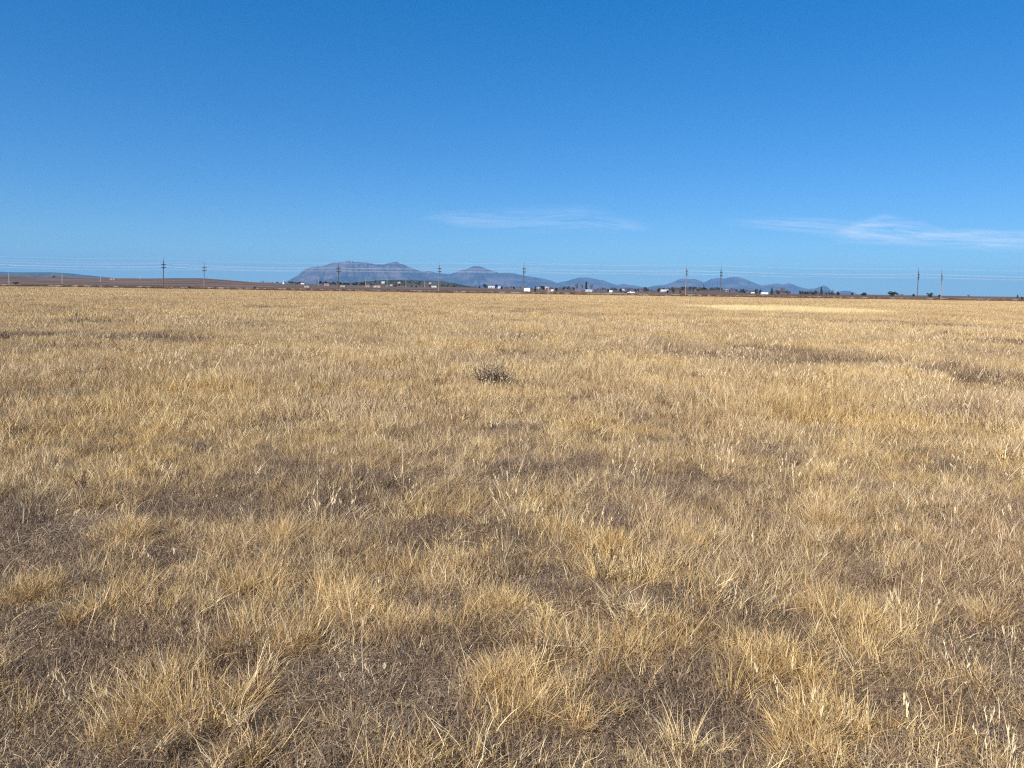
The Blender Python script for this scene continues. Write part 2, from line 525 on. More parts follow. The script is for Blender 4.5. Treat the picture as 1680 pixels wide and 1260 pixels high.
# loose upright stand of grass, half a metre across
def stand(n, r, lmin, lmax, wd, segs, mu=0.56, sd=0.25):
    return lambda: [blades(int(n * 0.62), r, lmin, lmax, 0.0, 0.5, 0.5, wd, segs, mu, sd, outward=0.1, zig=0.3),
                    blades(int(n * 0.38), r, lmin * 0.5, lmax * 0.62, 0.2, 1.5, 1.1, wd, segs, mu - 0.08, sd, outward=0.1, zig=0.6)]
def clumpy(n, r, lmin, lmax, wd, segs, nc, sd=0.25):
    def mk():
        cx = RNG.normal(0, r * 0.5, nc); cy = RNG.normal(0, r * 0.5, nc)
        i = RNG.integers(0, nc, n)
        bx = cx[i] + RNG.normal(0, r * 0.09, n); by = cy[i] + RNG.normal(0, r * 0.09, n)
        return [blades(n, r, lmin, lmax, 0.05, 0.9, 1.0, wd, segs, 0.57, sd, zig=0.35, base_pts=(bx, by), outward=0.25)]
    return mk
def stalks(n, r, hmin, hmax, wd):
    def mk():
        st = blades(n, r, hmin, hmax, 0.0, 0.55, 0.35, wd, 5, 0.6, 0.25, outward=0.4)
        # narrow seed heads riding the top third of each stalk
        v, f, t_ = st
        kk = 12
        parts = [st]
        for i in range(n):
            tip = v[i * kk + kk - 1]; low = v[i * kk + kk - 4]
            if RNG.random() < 0.75:
                m = 7
                u = RNG.random(m)[:, None]
                p0 = low + (tip - low) * u
                d = np.concatenate([RNG.normal(0, 0.004, (m, 2)), np.full((m, 1), 0.022)], 1)
                wv = np.array([wd * 0.6, 0, 0])
                q = np.stack([p0 - wv, p0 + wv, p0 + d + wv * 0.3, p0 + d - wv * 0.3], 1).reshape(-1, 3)
                parts.append((q, np.arange(m * 4).reshape(-1, 4), np.full(m * 4, 0.7)))
        return parts
    return mk
# low mat of dead forbs: tangled short twiglets, specks of dry leaf
def forb(n, r, h):
    def mk():
        def mound(m):
            rr = r * np.sqrt(RNG.random(m)); aa = RNG.random(m) * 2 * np.pi
            return (rr * np.cos(aa), rr * np.sin(aa))
        return [blades(n, r, 0.02, 0.06, 0.1, 1.7, 0.8, 0.0035, 2, 0.38, 0.18, z0=(0, h * 0.7), outward=0),
                blades(n // 2, r, 0.05, 0.13, 0.1, 1.1, 0.9, 0.0022, 4, 0.32, 0.2, outward=0.2, zig=0.5),
                blades(n // 2, r, 0.006, 0.016, 0.3, 1.5, 0.2, 0.0045, 1, 0.42, 0.2, z0=(0.005, h), outward=0)]
    return mk
def litter(n, r):
    return lambda: [blades(n, r, 0.04, 0.17, 1.25, 1.6, 0.25, 0.0032, 2, 0.5, 0.25, z0=(0.002, 0.03), outward=0),
                    blades(n, r, 0.01, 0.04, 0.9, 1.6, 0.4, 0.004, 1, 0.45, 0.28, z0=(0.002, 0.02), outward=0)]
def brush(n, r, h):
    return lambda: [blades(n, r, h * 0.5, h, 0.0, 0.8, 0.3, r * 0.05, 3, 0.42, 0.22, outward=0.8, zig=0.3),
                    blades(n, r, h * 0.12, h * 0.3, 0.0, 1.6, 0.3, r * 0.05, 1, 0.5, 0.22, z0=(h * 0.1, h * 0.75), outward=0.2)]

C_TUFT = proto_set('grass_tuft', [tuft(i) for i in range(8)], M['tuft'])
C_STAND = proto_set('grass_stand', [stand(420, 0.26, 0.06, 0.21, 0.0040, 4) for i in range(5)] + [clumpy(420, 0.28, 0.06, 0.22, 0.0040, 4, 7) for i in range(3)], M['grass'])
C_MID = proto_set('grass_patch', [stand(1100, 0.55, 0.07, 0.25, 0.0075, 3) for i in range(4)] + [clumpy(1100, 0.6, 0.07, 0.27, 0.0075, 3, 14) for i in range(4)], M['grass'])
C_FAR = proto_set('grass_sward', [stand(1900, 1.7, 0.08, 0.27, 0.021, 2, 0.60, 0.17) for i in range(3)] + [clumpy(1900, 1.9, 0.10, 0.30, 0.021, 2, 40, 0.18) for i in range(3)], M['grass'])
C_VFAR = proto_set('grass_expanse', [stand(2600, 6.0, 0.14, 0.36, 0.07, 1, 0.60, 0.17) for i in range(3)] + [clumpy(2600, 6.5, 0.14, 0.42, 0.06, 1, 90, 0.18) for i in range(3)], M['grass'])
C_STALK = proto_set('seed_stalk', [stalks(7, 0.08, 0.14, 0.34, 0.0035) for i in range(5)] + [stalks(2, 0.02, 0.2, 0.36, 0.004) for i in range(4)], M['stalk'])
C_FORB = proto_set('forb_mat', [forb(620, 0.24, 0.07) for i in range(6)], M['forb'])
C_FORBFAR = proto_set('forb_sward', [lambda: [blades(1500, 1.2, 0.06, 0.22, 0.1, 1.3, 0.6, 0.014, 2, 0.36, 0.18, z0=(0, 0.06), outward=0)] for i in range(3)], M['forb'])
C_LITTER = proto_set('straw_litter', [litter(260, 0.3) for i in range(5)], M['litter'])
C_BRUSH = proto_set('brush_clump', [brush(150, 0.9, 0.6) for i in range(5)], M['brush'])

def scatter(name, coll, P, label, cat):
    """P: list of arrays x, y, z, rotz, tiltx, tilty, sx, sz, idx -> one ground-cover object"""
    x, y, z, rz, tx, ty, sx, sz, idx = P
    me = bpy.data.meshes.new(name)
    k = len(x)
    me.vertices.add(k)
    me.vertices.foreach_set('co', np.stack([x, y, z], 1).astype(np.float32).ravel())
    a = me.attributes.new('rot', 'FLOAT_VECTOR', 'POINT'); a.data.foreach_set('vector', np.stack([tx, ty, rz], 1).astype(np.float32).ravel())
    a = me.attributes.new('scl', 'FLOAT_VECTOR', 'POINT'); a.data.foreach_set('vector', np.stack([sx, sx, sz], 1).astype(np.float32).ravel())
    a = me.attributes.new('pick', 'INT', 'POINT'); a.data.foreach_set('value', idx.astype(np.int32))
    me.update()
    o = mobj(name, me)
    ng = bpy.data.node_groups.new(name + '_scatter', 'GeometryNodeTree')
    ng.interface.new_socket('Geometry', in_out='INPUT', socket_type='NodeSocketGeometry')
    ng.interface.new_socket('Geometry', in_out='OUTPUT', socket_type='NodeSocketGeometry')
    N, L = ng.nodes, ng.links
    gi, go = N.new('NodeGroupInput'), N.new('NodeGroupOutput')
    ci = N.new('GeometryNodeCollectionInfo')
    ci.inputs['Collection'].default_value = coll
    ci.inputs['Separate Children'].default_value = True
    ci.inputs['Reset Children'].default_value = True
    ip = N.new('GeometryNodeInstanceOnPoints')
    ip.inputs['Pick Instance'].default_value = True
    def attr(nm, dt):
        q = N.new('GeometryNodeInputNamedAttribute'); q.data_type = dt; q.inputs['Name'].default_value = nm
        return q.outputs['Attribute']
    L.new(gi.outputs[0], ip.inputs['Points'])
    L.new(ci.outputs[0], ip.inputs['Instance'])
    L.new(attr('pick', 'INT'), ip.inputs['Instance Index'])
    er = N.new('FunctionNodeEulerToRotation')
    L.new(attr('rot', 'FLOAT_VECTOR'), er.inputs[0])
    L.new(er.outputs[0], ip.inputs['Rotation'])
    L.new(attr('scl', 'FLOAT_VECTOR'), ip.inputs['Scale'])
    L.new(ip.outputs[0], go.inputs[0])
    md = o.modifiers.new('scatter', 'NODES')
    md.node_group = ng
    return tag(o, label, cat, kind='stuff')

# ---- where the low dead forbs replace the grass: ellipses read off the photo, laid on the ground
FORB_PX = [(330, 850, 130, 34), (600, 838, 95, 30), (90, 872, 140, 45), (190, 945, 90, 16), (740, 878, 100, 34), (1020, 868, 60, 36), (890, 935, 80, 50), (270, 905, 60, 20),
           (80, 1105, 170, 50), (330, 1095, 60, 30), (600, 1110, 140, 45), (520, 1175, 110, 50), (650, 1200, 100, 50), (760, 1085, 60, 22), (1650, 1070, 120, 110), (1320, 1040, 80, 32), (1090, 1150, 90, 45),
           (980, 1225, 120, 40), (1440, 1165, 110, 50), (1600, 1200, 100, 40), (1200, 1215, 110, 35), (1120, 1000, 80, 30), (1390, 930, 70, 30), (870, 1010, 50, 20), (1270, 760, 50, 10), (140, 810, 60, 14), (60, 1235, 60, 22),
           (618, 618, 105, 8), (1310, 590, 90, 16), (1650, 565, 75, 13), (1600, 622, 80, 26), (40, 560, 60, 8), (60, 650, 60, 14), (1480, 535, 120, 5), (150, 534, 120, 5), (260, 565, 100, 7), (830, 710, 60, 10), (460, 700, 70, 14),
           (1060, 680, 60, 9), (1230, 815, 70, 18), (430, 790, 70, 14)]
FORB_E = []
for cx, cy, rx, ry in FORB_PX:
    c = at_ground(cx, cy); a = at_ground(cx, cy - ry); b = at_ground(cx, cy + ry)
    FORB_E.append((c.x, (a.y + b.y) / 2, abs(at_ground(cx + rx, cy).x - c.x), (a.y - b.y) / 2))
GOLD_PX = [(440, 900, 110, 30), (470, 960, 110, 30), (240, 885, 45, 20), (160, 985, 150, 35), (250, 1010, 90, 25), (620, 970, 80, 40), (690, 1050, 90, 28), (560, 1010, 60, 25), (985, 905, 45, 18), (1095, 890, 50, 22),
           (430, 1070, 80, 25), (1480, 1060, 120, 45), (1560, 1000, 60, 35), (1400, 870, 70, 30), (1330, 1010, 50, 20), (1250, 1080, 60, 30), (330, 1180, 100, 30), (200, 1215, 100, 35), (1400, 1215, 80, 30), (1350, 1240, 90, 25),
           (900, 1130, 90, 40), (1060, 1060, 60, 30), (1290, 1120, 60, 40), (860, 1200, 50, 30), (1040, 1100, 60, 25), (930, 1070, 70, 30), (800, 1010, 60, 30)]
GOLD_E = []
for cx, cy, rx, ry in GOLD_PX:
    c = at_ground(cx, cy); a = at_ground(cx, cy - ry); b = at_ground(cx, cy + ry)
    GOLD_E.append((c.x, (a.y + b.y) / 2, abs(at_ground(cx + rx, cy).x - c.x), (a.y - b.y) / 2))

def ell(E, x, y):
    m = np.zeros_like(x)
    wob = (0.7 * (fbm(x, y, 0.8, 31, 4) - 0.5) * 2 + 0.35 * (vnoise(x, y, 0.16, 37) - 0.5) + 0.5 * (vnoise(x, y, 0.35, 38) - 0.5)) * (1 - sstep(8, 14, y)) + 0.3 * (fbm(x, y, 5, 33, 3) - 0.5) * 2 * sstep(8, 14, y)
    for ex, ey, ax, ay in E:
        wt = 0.92 if ey < 9 else 0.5
        d = np.sqrt(((x - ex) / ax) ** 2 + ((y - ey) / ay) ** 2)
        m = np.maximum(m, wt * (1 - sstep(0.65, 1.25, d + wob)))
    return m

def grassness(x, y):
    """1 = closed dry grass, 0 = low dead forbs"""
    d = np.hypot(x, y)
    nz = fbm(x, y, 1.3, 41, 4)
    near = sstep(0.30, 0.46, nz) * 0.75 + 0.25 * sstep(0.3, 0.5, fbm(x, y, 0.5, 43, 2))
    mid = 0.75 + 0.25 * sstep(0.30, 0.44, fbm(x * 0.5, y, 2.6, 45, 4))
    k = sstep(5.0, 8.0, d)
    g = near * (1 - k) + mid * k
    g = g * (1 - 0.92 * ell(FORB_E, x, y))
    g = np.maximum(g, ell(GOLD_E, x, y))
    return g

def wedge(r0, r1, sp, jitter=0.5, half=50):
    """jittered grid over a sector in front of the camera (with a margin at the sides)"""
    a = np.arange(-r1, r1, sp); b = np.arange(-1.0 if r0 < 2 else 0, r1, sp)
    X, Y = np.meshgrid(a, b)
    X = X.ravel() + RNG.uniform(-jitter, jitter, X.size) * sp
    Y = Y.ravel() + RNG.uniform(-jitter, jitter, Y.size) * sp
    d = np.hypot(X, Y)
    # soft band edges
    k = (d > r0 * (1 + 0.06 * RNG.normal(size=d.size)) if r0 > 0 else True) & (d < r1 * (1 + 0.06 * RNG.normal(size=d.size))) & ((np.abs(np.arctan2(X, Y + 1.5)) < R(half)))
    return X[k], Y[k]

def pack(x, y, nvar, s0, s1, zmul=None, tilt=0.12, first=0):
    k = len(x)
    s = s0 + (s1 - s0) * RNG.random(k)
    sz = s * (zmul if zmul is not None else 1.0) * (0.85 + 0.3 * RNG.random(k))
    return [x, y, gz(x, y) - 0.006, RNG.random(k) * 2 * np.pi, RNG.normal(0, tilt, k), RNG.normal(0, tilt, k), s, sz, first + RNG.integers(0, nvar, k)]

def cat_(ps):
    return [np.concatenate(c) for c in zip(*ps)]

def keep(x, y, p):
    k = RNG.random(len(x)) < p
    return x[k], y[k]

# one collection per object, so gather the prototypes that belong together
def merged(name, colls):
    c = bpy.data.collections.new(name)
    off = []
    i = 0
    for q in colls:
        off.append(i)
        for o in q.objects:
            o.name = 'p%03d_%s' % (i, q.name)
            c.objects.link(o); i += 1
    return c, off

G_COLL, off = merged('grass_cover', [C_TUFT, C_STAND, C_MID, C_FAR, C_VFAR])
P = []
hmul = lambda x, y: 0.72 + 0.5 * fbm(x, y, 3.2, 51, 3)
# close tufts in the golden areas and scattered elsewhere
x, y = wedge(0, 8.5, 0.115, half=56)
g = grassness(x, y)
gold = ell(GOLD_E, x, y)
x, y = keep(x, y, 0.10 * g + 0.55 * gold + 0.12 * g * (fbm(x, y, 0.6, 61, 2) > 0.55))
P.append(pack(x, y, 8, 0.6, 1.1, 0.85, tilt=0.22, first=off[0]))
# broad mounds of curly grass standing out from the rest
mx, my = [], []
for ex, ey, ax, ay in GOLD_E:
    n_ = int(4 + 16 * min(ax * ay, 0.6))
    for q in range(max(1, int(ax / 0.28))):
        ux, uy = ex + RNG.uniform(-0.75, 0.75) * ax, ey + RNG.uniform(-0.7, 0.7) * ay
        mx.append(ux + RNG.normal(0, 0.07, 9)); my.append(uy + RNG.normal(0, 0.06, 9))
mx, my = np.concatenate(mx), np.concatenate(my)
P.append(pack(mx, my, 8, 0.75, 1.2, 0.62 + 0.28 * sstep(3.2, 5.5, my), tilt=0.35, first=off[0]))
P.append(pack(mx[::2], my[::2], 8, 0.8, 1.15, 0.5 + 0.25 * sstep(3.2, 6, my[::2]), tilt=0.35, first=off[0]))
# close loose stands
x, y = wedge(0, 9.5, 0.17, half=56)
g = grassness(x, y)
x, y = keep(x, y, 0.22 + 0.66 * g)
P.append(pack(x, y, 8, 0.6, 1.05, hmul(x, y) * (0.42 + 0.36 * grassness(x, y) + 0.12 * sstep(3.5, 6, y)), tilt=0.12, first=off[1]))
# middle distance
x, y = wedge(8.5, 34, 0.40, half=50)
g = grassness(x, y)
x, y = keep(x, y, 0.12 + 0.85 * g)
P.append(pack(x, y, 8, 0.75, 1.1, hmul(x, y) * (0.55 + 0.5 * grassness(x, y)), tilt=0.08, first=off[2]))
x, y = wedge(30, 105, 1.25, half=48)
g = grassness(x, y)
x, y = keep(x, y, 0.3 + 0.7 * g)
P.append(pack(x, y, 6, 0.8, 1.1, hmul(x, y) * (0.55 + 0.5 * grassness(x, y)), tilt=0.03, first=off[3]))
x, y = wedge(95, 420, 4.6, half=46)
k = y < 214 + 3 * np.sin(x / 23)
x, y = x[k], y[k]
P.append(pack(x, y, 6, 0.85, 1.1, hmul(x, y), tilt=0.0, first=off[4]))
scatter('dry_grass', G_COLL, cat_(P), 'dry golden grass covering the whole open field', 'grass')
print('grass instances', sum(len(p[0]) for p in P))

# a streak of paler, yellower grass far out to the right
YC = proto_set('yellow_sward', [stand(1900, 1.7, 0.10, 0.34, 0.02, 2, 0.55) for i in range(3)], M['yellow'])
c = at_ground(1275, 510); a = at_ground(1275, 507); b = at_ground(1275, 514)
hx = abs(at_ground(1370, 510).x - c.x)
x, y = RNG.uniform(-1, 1, 700) * hx + c.x, RNG.uniform(b.y, a.y, 700)
k = RNG.random(700) < (1 - ((x - c.x) / hx) ** 2) * (0.25 + 0.9 * (fbm(x, y * 3, 9, 66, 3) > 0.5))
scatter('yellow_grass', YC, pack(x[k], y[k], 3, 0.8, 1.1, 1.25, tilt=0.03), 'pale yellow streak of grass across the far field at the right', 'grass')

# seed stalks
x, y = wedge(0, 16, 0.24, half=54)
g = grassness(x, y)
x, y = keep(x, y, 0.14 + 0.45 * g * (fbm(x, y, 0.9, 71, 2) > 0.42))
x2, y2 = wedge(12, 42, 0.62, half=50)
x2, y2 = keep(x2, y2, 0.8 * grassness(x2, y2))
ST, off = merged('stalk_cover', [C_STALK, proto_set('stalk_group', [stalks(14, 0.4, 0.16, 0.36, 0.010) for i in range(5)], M['stalk'])])
scatter('seed_stalks', ST, cat_([pack(x, y, 9, 0.55, 1.0, tilt=0.14), pack(x2, y2, 5, 0.7, 1.1, tilt=0.05, first=off[1])]), 'pale straight seed stalks standing above the dry grass', 'grass stalks')

# dead forbs
F_COLL, off = merged('forb_cover', [C_FORB, C_FORBFAR])
P = []
x, y = wedge(0, 12, 0.17, half=56)
g = grassness(x, y)
x, y = keep(x, y, 0.97 - 0.57 * g)
P.append(pack(x, y, 6, 0.7, 1.15, 0.6 + 0.9 * fbm(x, y, 0.7, 81, 3), tilt=0.08, first=off[0]))
x, y = wedge(11, 60, 0.9, half=50)
g = grassness(x, y)
x, y = keep(x, y, 1.0 - 0.95 * g)
P.append(pack(x, y, 3, 0.8, 1.15, tilt=0.03, first=off[1]))
scatter('dead_forbs', F_COLL, cat_(P), 'low grey brown mats of dead weeds between the grass tufts', 'weeds')
# litter
x, y = wedge(0, 9, 0.26, half=56)
scatter('straw_litter', C_LITTER, pack(x, y, 5, 0.8, 1.2, tilt=0.04), 'broken straw lying flat on the soil between tufts', 'straw')

# brown roadside brush in bands beyond the field
bx, by = [], []
for (y0, y1, dens, seed) in ((214, 236, 0.10, 1), (262, 300, 0.016, 2), (300, 345, 0.03, 3), (385, 430, 0.03, 4)):
    area = (y1 - y0) * 560
    k = int(area * dens * 1.4)
    xx = RNG.uniform(-280, 280, k) * (y1 / 250); yy = RNG.uniform(y0, y1, k)
    kk = RNG.random(k) < sstep(0.38, 0.6, fbm(xx, yy * 5, 40, 90 + seed, 3)) + 0.15
    bx.append(xx[kk]); by.append(yy[kk])
x, y = np.concatenate(bx), np.concatenate(by)
scatter('roadside_brush', C_BRUSH, pack(x, y, 5, 0.5, 1.3, tilt=0.05), 'dark brown brush along the far edge of the field', 'brush')

# ------------------------------------------------------------------ single weeds in the field
M['weed_dark'] = noise_col_mat('dark_weed_stem', (0.035, 0.022, 0.018), (0.09, 0.06, 0.045), 40)
M['shrub_grey'] = straw_mat('grey_shrub', [(0, (0.13, 0.10, 0.07)), (0.5, (0.33, 0.26, 0.18)), (1, (0.45, 0.38, 0.27))], 0.1)

def twig_mb(seed, h, spread, n, r0, depth=3):
    rnd = random.Random(seed)
    mb = MB()
    tips = []
    def grow(p, d, L, r, lv):
        q = p + d * L * 0.5 + Vector((rnd.uniform(-1, 1), rnd.uniform(-1, 1), 0)) * L * 0.06
        e = p + d * L
        mb.tube([p, q, e], [r, r * 0.85, r * 0.65], 5)
        tips.append(e)
        if lv <= 0: return
        for k in range(rnd.randint(2, 3)):
            nd = (d + Vector((rnd.gauss(0, 1), rnd.gauss(0, 1), rnd.uniform(-0.1, 0.7))) * spread).normalized()
            grow(e if k == 0 else q.lerp(e, rnd.random()), nd, L * rnd.uniform(0.55, 0.8), r * 0.6, lv - 1)
    for i in range(n):
        a = 2 * math.pi * i / n + rnd.random()
        d = Vector((math.cos(a) * spread * 0.8, math.sin(a) * spread * 0.8, 1)).normalized()
        grow(Vector((0, 0, -0.01)), d, h * rnd.uniform(0.35, 0.5), r0, depth)
    return mb, tips

def sprig_part(name, parent, tips, n, size, mat, seed, spread=0.03, mu=0.45):
    rs = np.random.default_rng(seed)
    T = np.array([tuple(t_) for t_ in tips])
    i = rs.integers(0, len(T), n)
    c = T[i] + rs.normal(0, spread, (n, 3)); c[:, 2] = np.maximum(c[:, 2], 0.01)
    a = rs.normal(size=(n, 3)); a /= np.linalg.norm(a, axis=1)[:, None]
    b = np.cross(a, rs.normal(size=(n, 3))); b /= np.linalg.norm(b, axis=1)[:, None]
    s = size * rs.uniform(0.5, 1.3, (n, 1))
    q = np.stack([c - a * s, c + b * s * 0.35, c + a * s, c - b * s * 0.35], 1).reshape(-1, 3)
    tone = np.repeat(np.clip(rs.normal(mu, 0.22, n), 0, 1), 4)
    return mobj(name, np_mesh(name, q, np.arange(4 * n).reshape(-1, 4), 4, mat, tone=tone), parent)

p = at_ground(808, 636)
sh = empty('dry_shrub', (p.x, p.y, gz(p.x, p.y)))
tag(sh, 'rounded grey leafless shrub standing alone in the middle of the golden field', 'shrub')
tips_all = []
for k, (dx, hh, sd_) in enumerate([(-0.15, 0.36, 1), (0.02, 0.42, 2), (0.17, 0.34, 3)]):
    mb, tips = twig_mb(sd_, hh, 0.55, 6, 0.006)
    st = mb.build('stem', M['weed_dark'], sh)
    st.location = (dx, 0, 0)
    tips_all += [t_ + Vector((dx, 0, 0)) for t_ in tips]
sprig_part('twigs', sh, tips_all, 1200, 0.018, M['shrub_grey'], 5, 0.045)

def dead_weed(px, py, h, label, seed, n=2, spread=0.35, gold=False):
    p = at_ground(px, py)
    o = empty('dead_weed', (p.x, p.y, float(gz(p.x, p.y))), random.random() * 6)
    tag(o, label, 'weed')
    mb, tips = twig_mb(seed, h, spread, n, h * 0.014)
    mb.build('stem', M['weed_dark'], o)
    sprig_part('seed_heads', o, tips, 220, h * 0.028, M['grass'] if gold else M['brush'], seed, h * 0.03, 0.6 if gold else 0.4)
    return o
dead_weed(985, 972, 0.26, 'dark forked dead weed below the small golden grass mound', 4, 2, 0.3)
dead_weed(135, 812, 0.22, 'dark branching dead weed among the pale grass at the left', 9, 3, 0.5)

dead_weed(1000, 1030, 0.16, 'short dark dead weed beside the grey forb patch at centre', 22, 3, 0.4)

sh.scale = (1.12, 1.12, 1.0)

# ------------------------------------------------------------------ power lines
M['pole_dark'] = noise_col_mat('creosoted_wood', (0.07, 0.053, 0.042), (0.13, 0.10, 0.08), 6, stretch=(1, 1, 0.1))
M['pole_pale'] = noise_col_mat('weathered_wood', (0.17, 0.13, 0.10), (0.28, 0.22, 0.17), 6, stretch=(1, 1, 0.1))
M['arm_dark'] = noise_col_mat('crossarm_wood', (0.05, 0.038, 0.032), (0.10, 0.08, 0.07), 8)
M['insul'] = noise_col_mat('grey_porcelain', (0.10, 0.11, 0.12), (0.16, 0.17, 0.18), 20, rough=0.3, spec=0.5)
M['wire'] = noise_col_mat('aluminium_wire', (0.48, 0.48, 0.48), (0.56, 0.56, 0.56), 5, rough=0.5, spec=0.5)

ARM_Z = (0.70, 0.80)      # crossarm heights as a share of the pole
def utility_pole(H, mat, arm=0.95, top=True):
    o = empty('utility_pole')
    MB().tube([(0, 0, -0.3), (0, 0, H * 0.5), (0, 0, H * (0.90 if top else 0.97))], [0.16, 0.14, 0.11], 10).build('pole', mat, o, True)
    if top:
        pin = MB().tube([(0.10, 0, H * 0.82), (0.10, 0, H)], [0.06, 0.05], 6).build('top_pin', mat, o)
        MB().tube([(0.10, 0, H), (0.10, 0, H + 0.12), (0.10, 0, H + 0.22)], [0.09, 0.12, 0.05], 8).build('insulator', M['insul'], pin)
    for az_ in ARM_Z:
        z = H * az_
        a = MB().box(-arm, arm, -0.21, -0.10, z - 0.08, z + 0.08).build('crossarm', M['arm_dark'], o)
        for sx in (-1, -0.45, 0.45, 1):
            MB().tube([(sx * arm * 0.93, -0.155, z + 0.08), (sx * arm * 0.93, -0.155, z + 0.22), (sx * arm * 0.93, -0.155, z + 0.34)], [0.07, 0.12, 0.05], 7).build('insulator', M['insul'], a)
        MB().tube([(-arm * 0.6, -0.15, z - 0.06), (0, -0.17, z - 0.75), (arm * 0.6, -0.15, z - 0.06)], [0.035, 0.035, 0.035], 5).build('brace', M['arm_dark'], o)
    return o

def line_of_poles(spots, mat, group, H, labels, arm_turn):
    proto = None
    pts = []
    for i, (px, Y, k) in enumerate(spots):
        if proto is None:
            o = proto = utility_pole(H, mat)
        else:
            o = copy_tree(proto)
        x = x_at(px, Y)
        o.location = (x, Y, 0)
        o.rotation_euler = (random.gauss(0, 0.006), random.gauss(0, 0.006), arm_turn)
        o.scale = (1, 1, k)
        tag(o, labels[i], 'utility pole', group)
        pts.append((x, Y, H * k))
    return pts

LA = ['dark utility pole farthest left, in front of the brown rise',
      'utility pole standing in front of the big flat-topped mountain',
      'dark utility pole behind the white box trailer, before the middle mountains',
      'dark utility pole in front of the double-peaked range, right of the pale one',
      'dark utility pole at the right against open sky, left one of the close pair']
A = line_of_poles([(268, 275, 1.0), (555, 273, 0.93), (859, 270, 1.02), (1182, 266, 0.99), (1505, 262, 1.0)], M['pole_dark'], 'dark power line poles', 11.0, LA, R(50))
LB = ['pale utility pole at the left, just right of the darkest one',
      'pale utility pole before the saddle between the first two mountains',
      'pale utility pole left of the dark one, before the right-hand range',
      'slim pale utility pole farthest right, against open sky']
B = line_of_poles([(335, 300, 0.93), (720, 292, 1.02), (1125, 284, 1.04), (1544, 276, 0.98)], M['pole_pale'], 'pale power line poles', 11.3, LB, R(50))

def wire(pts, zf, dx, dy, label, group, sag=0.55, r=0.012):
    """one conductor strung over all the poles of a line, running out of sight at both ends"""
    P0 = [(x + dx, y + dy, h * zf) for x, y, h in pts]
    step = (P0[-1][0] - P0[0][0]) / (len(P0) - 1)
    dyy = (P0[-1][1] - P0[0][1]) / (len(P0) - 1)
    P0 = [(P0[0][0] - step * 2, P0[0][1] - dyy * 2, P0[0][2]), (P0[0][0] - step, P0[0][1] - dyy, P0[0][2])] + P0 + [(P0[-1][0] + step, P0[-1][1] + dyy, P0[-1][2]), (P0[-1][0] + step * 2, P0[-1][1] + dyy * 2, P0[-1][2])]
    path = []
    for a, b in zip(P0[:-1], P0[1:]):
        for k in range(14):
            f = k / 14
            path.append((a[0] + (b[0] - a[0]) * f, a[1] + (b[1] - a[1]) * f, a[2] + (b[2] - a[2]) * f - 4 * sag * f * (1 - f)))
    path.append(P0[-1])
    o = MB().tube(path, [r] * len(path), 5).build('power_wire', M['wire'])
    return tag(o, label, 'wire', group)

for nm, pts, tn in (('dark', A, R(50)), ('pale', B, R(50))):
    g = 'wires of the %s pole line' % nm
    wire(pts, 1.015, 0.1 * math.cos(tn), 0.1 * math.sin(tn), 'topmost thin wire over the tops of the %s utility poles' % nm, g, 0.5)
    for zf, nz in ((ARM_Z[1], 'upper'), (ARM_Z[0], 'lower')):
        for s, ns in ((-1, 'near'), (1, 'far')):
            off_ = 0.88 * s
            wire(pts, zf + 0.03, off_ * math.cos(tn) + 0.155 * math.sin(tn), off_ * math.sin(tn) - 0.155 * math.cos(tn),
                 'thin wire on the %s end of the %s crossarms of the %s poles' % (ns, nz, nm), g, 0.55 + 0.12 * s)

# distant white poles receding on the rise, and before the wooded hill
M['white'] = noise_col_mat('white_paint', (0.72, 0.72, 0.70), (0.82, 0.81, 0.79), 3)
M['post'] = noise_col_mat('bleached_pole', (0.42, 0.41, 0.39), (0.52, 0.51, 0.48), 3)
def white_pole():
    o = empty('white_pole')
    MB().tube([(0, 0, -0.5), (0, 0, 9.4)], [0.2, 0.15], 8).build('pole', M['post'], o)
    MB().box(-0.9, 0.9, -0.36, -0.22, 8.2, 8.4).build('crossarm', M['post'], o)
    return o
wp = None
WP = [(15, 480, 0.88, 'white distant pole at the far left edge, tallest of its row'), (102, 600, 0.95, 'second white distant pole, before the dark mesa'),
      (165, 760, 0.95, 'white distant pole at the right foot of the dark mesa'), (230, 900, 0.95, 'short white pole on the brown rise left of the dark utility pole'),
      (523, 900, 0.9, 'white far pole before the lower left flank of the big mountain'), (600, 880, 1.0, 'white far pole left of the white sheds below the wooded hill'),
      (635, 880, 1.0, 'white far pole before the crest of the wooded hill'), (666, 900, 0.95, 'white far pole right of the houses on the wooded hill'), (697, 920, 0.95, 'white far pole just left of the second pale utility pole')]
for px, Y, k, lb in WP:
    o = wp = white_pole() if wp is None else copy_tree(wp)
    x = x_at(px, Y)
    o.location = (x, Y, land_z(x, Y)); o.rotation_euler = (0, 0, R(60)); o.scale = (1, 1, k)
    tag(o, lb, 'pole', 'white poles far off')

# ------------------------------------------------------------------ town: buildings
M['roof_w'] = noise_col_mat('white_sheet_roof', (0.42, 0.43, 0.44), (0.66, 0.66, 0.66), 1.5, rough=0.5)
M['roof_g'] = noise_col_mat('grey_shingles', (0.13, 0.12, 0.12), (0.22, 0.20, 0.19), 3)
M['roof_r'] = noise_col_mat('rust_roof', (0.24, 0.09, 0.06), (0.36, 0.16, 0.11), 2)
M['w_white'] = noise_col_mat('white_siding', (0.40, 0.385, 0.36), (0.56, 0.545, 0.52), 2, stretch=(0.2, 0.2, 4))
M['w_tan'] = noise_col_mat('tan_stucco', (0.42, 0.33, 0.25), (0.52, 0.42, 0.33), 2)
M['w_brown'] = noise_col_mat('brown_boards', (0.12, 0.065, 0.045), (0.20, 0.11, 0.08), 3)
M['w_green'] = noise_col_mat('pale_green_siding', (0.36, 0.40, 0.33), (0.44, 0.48, 0.40), 2)
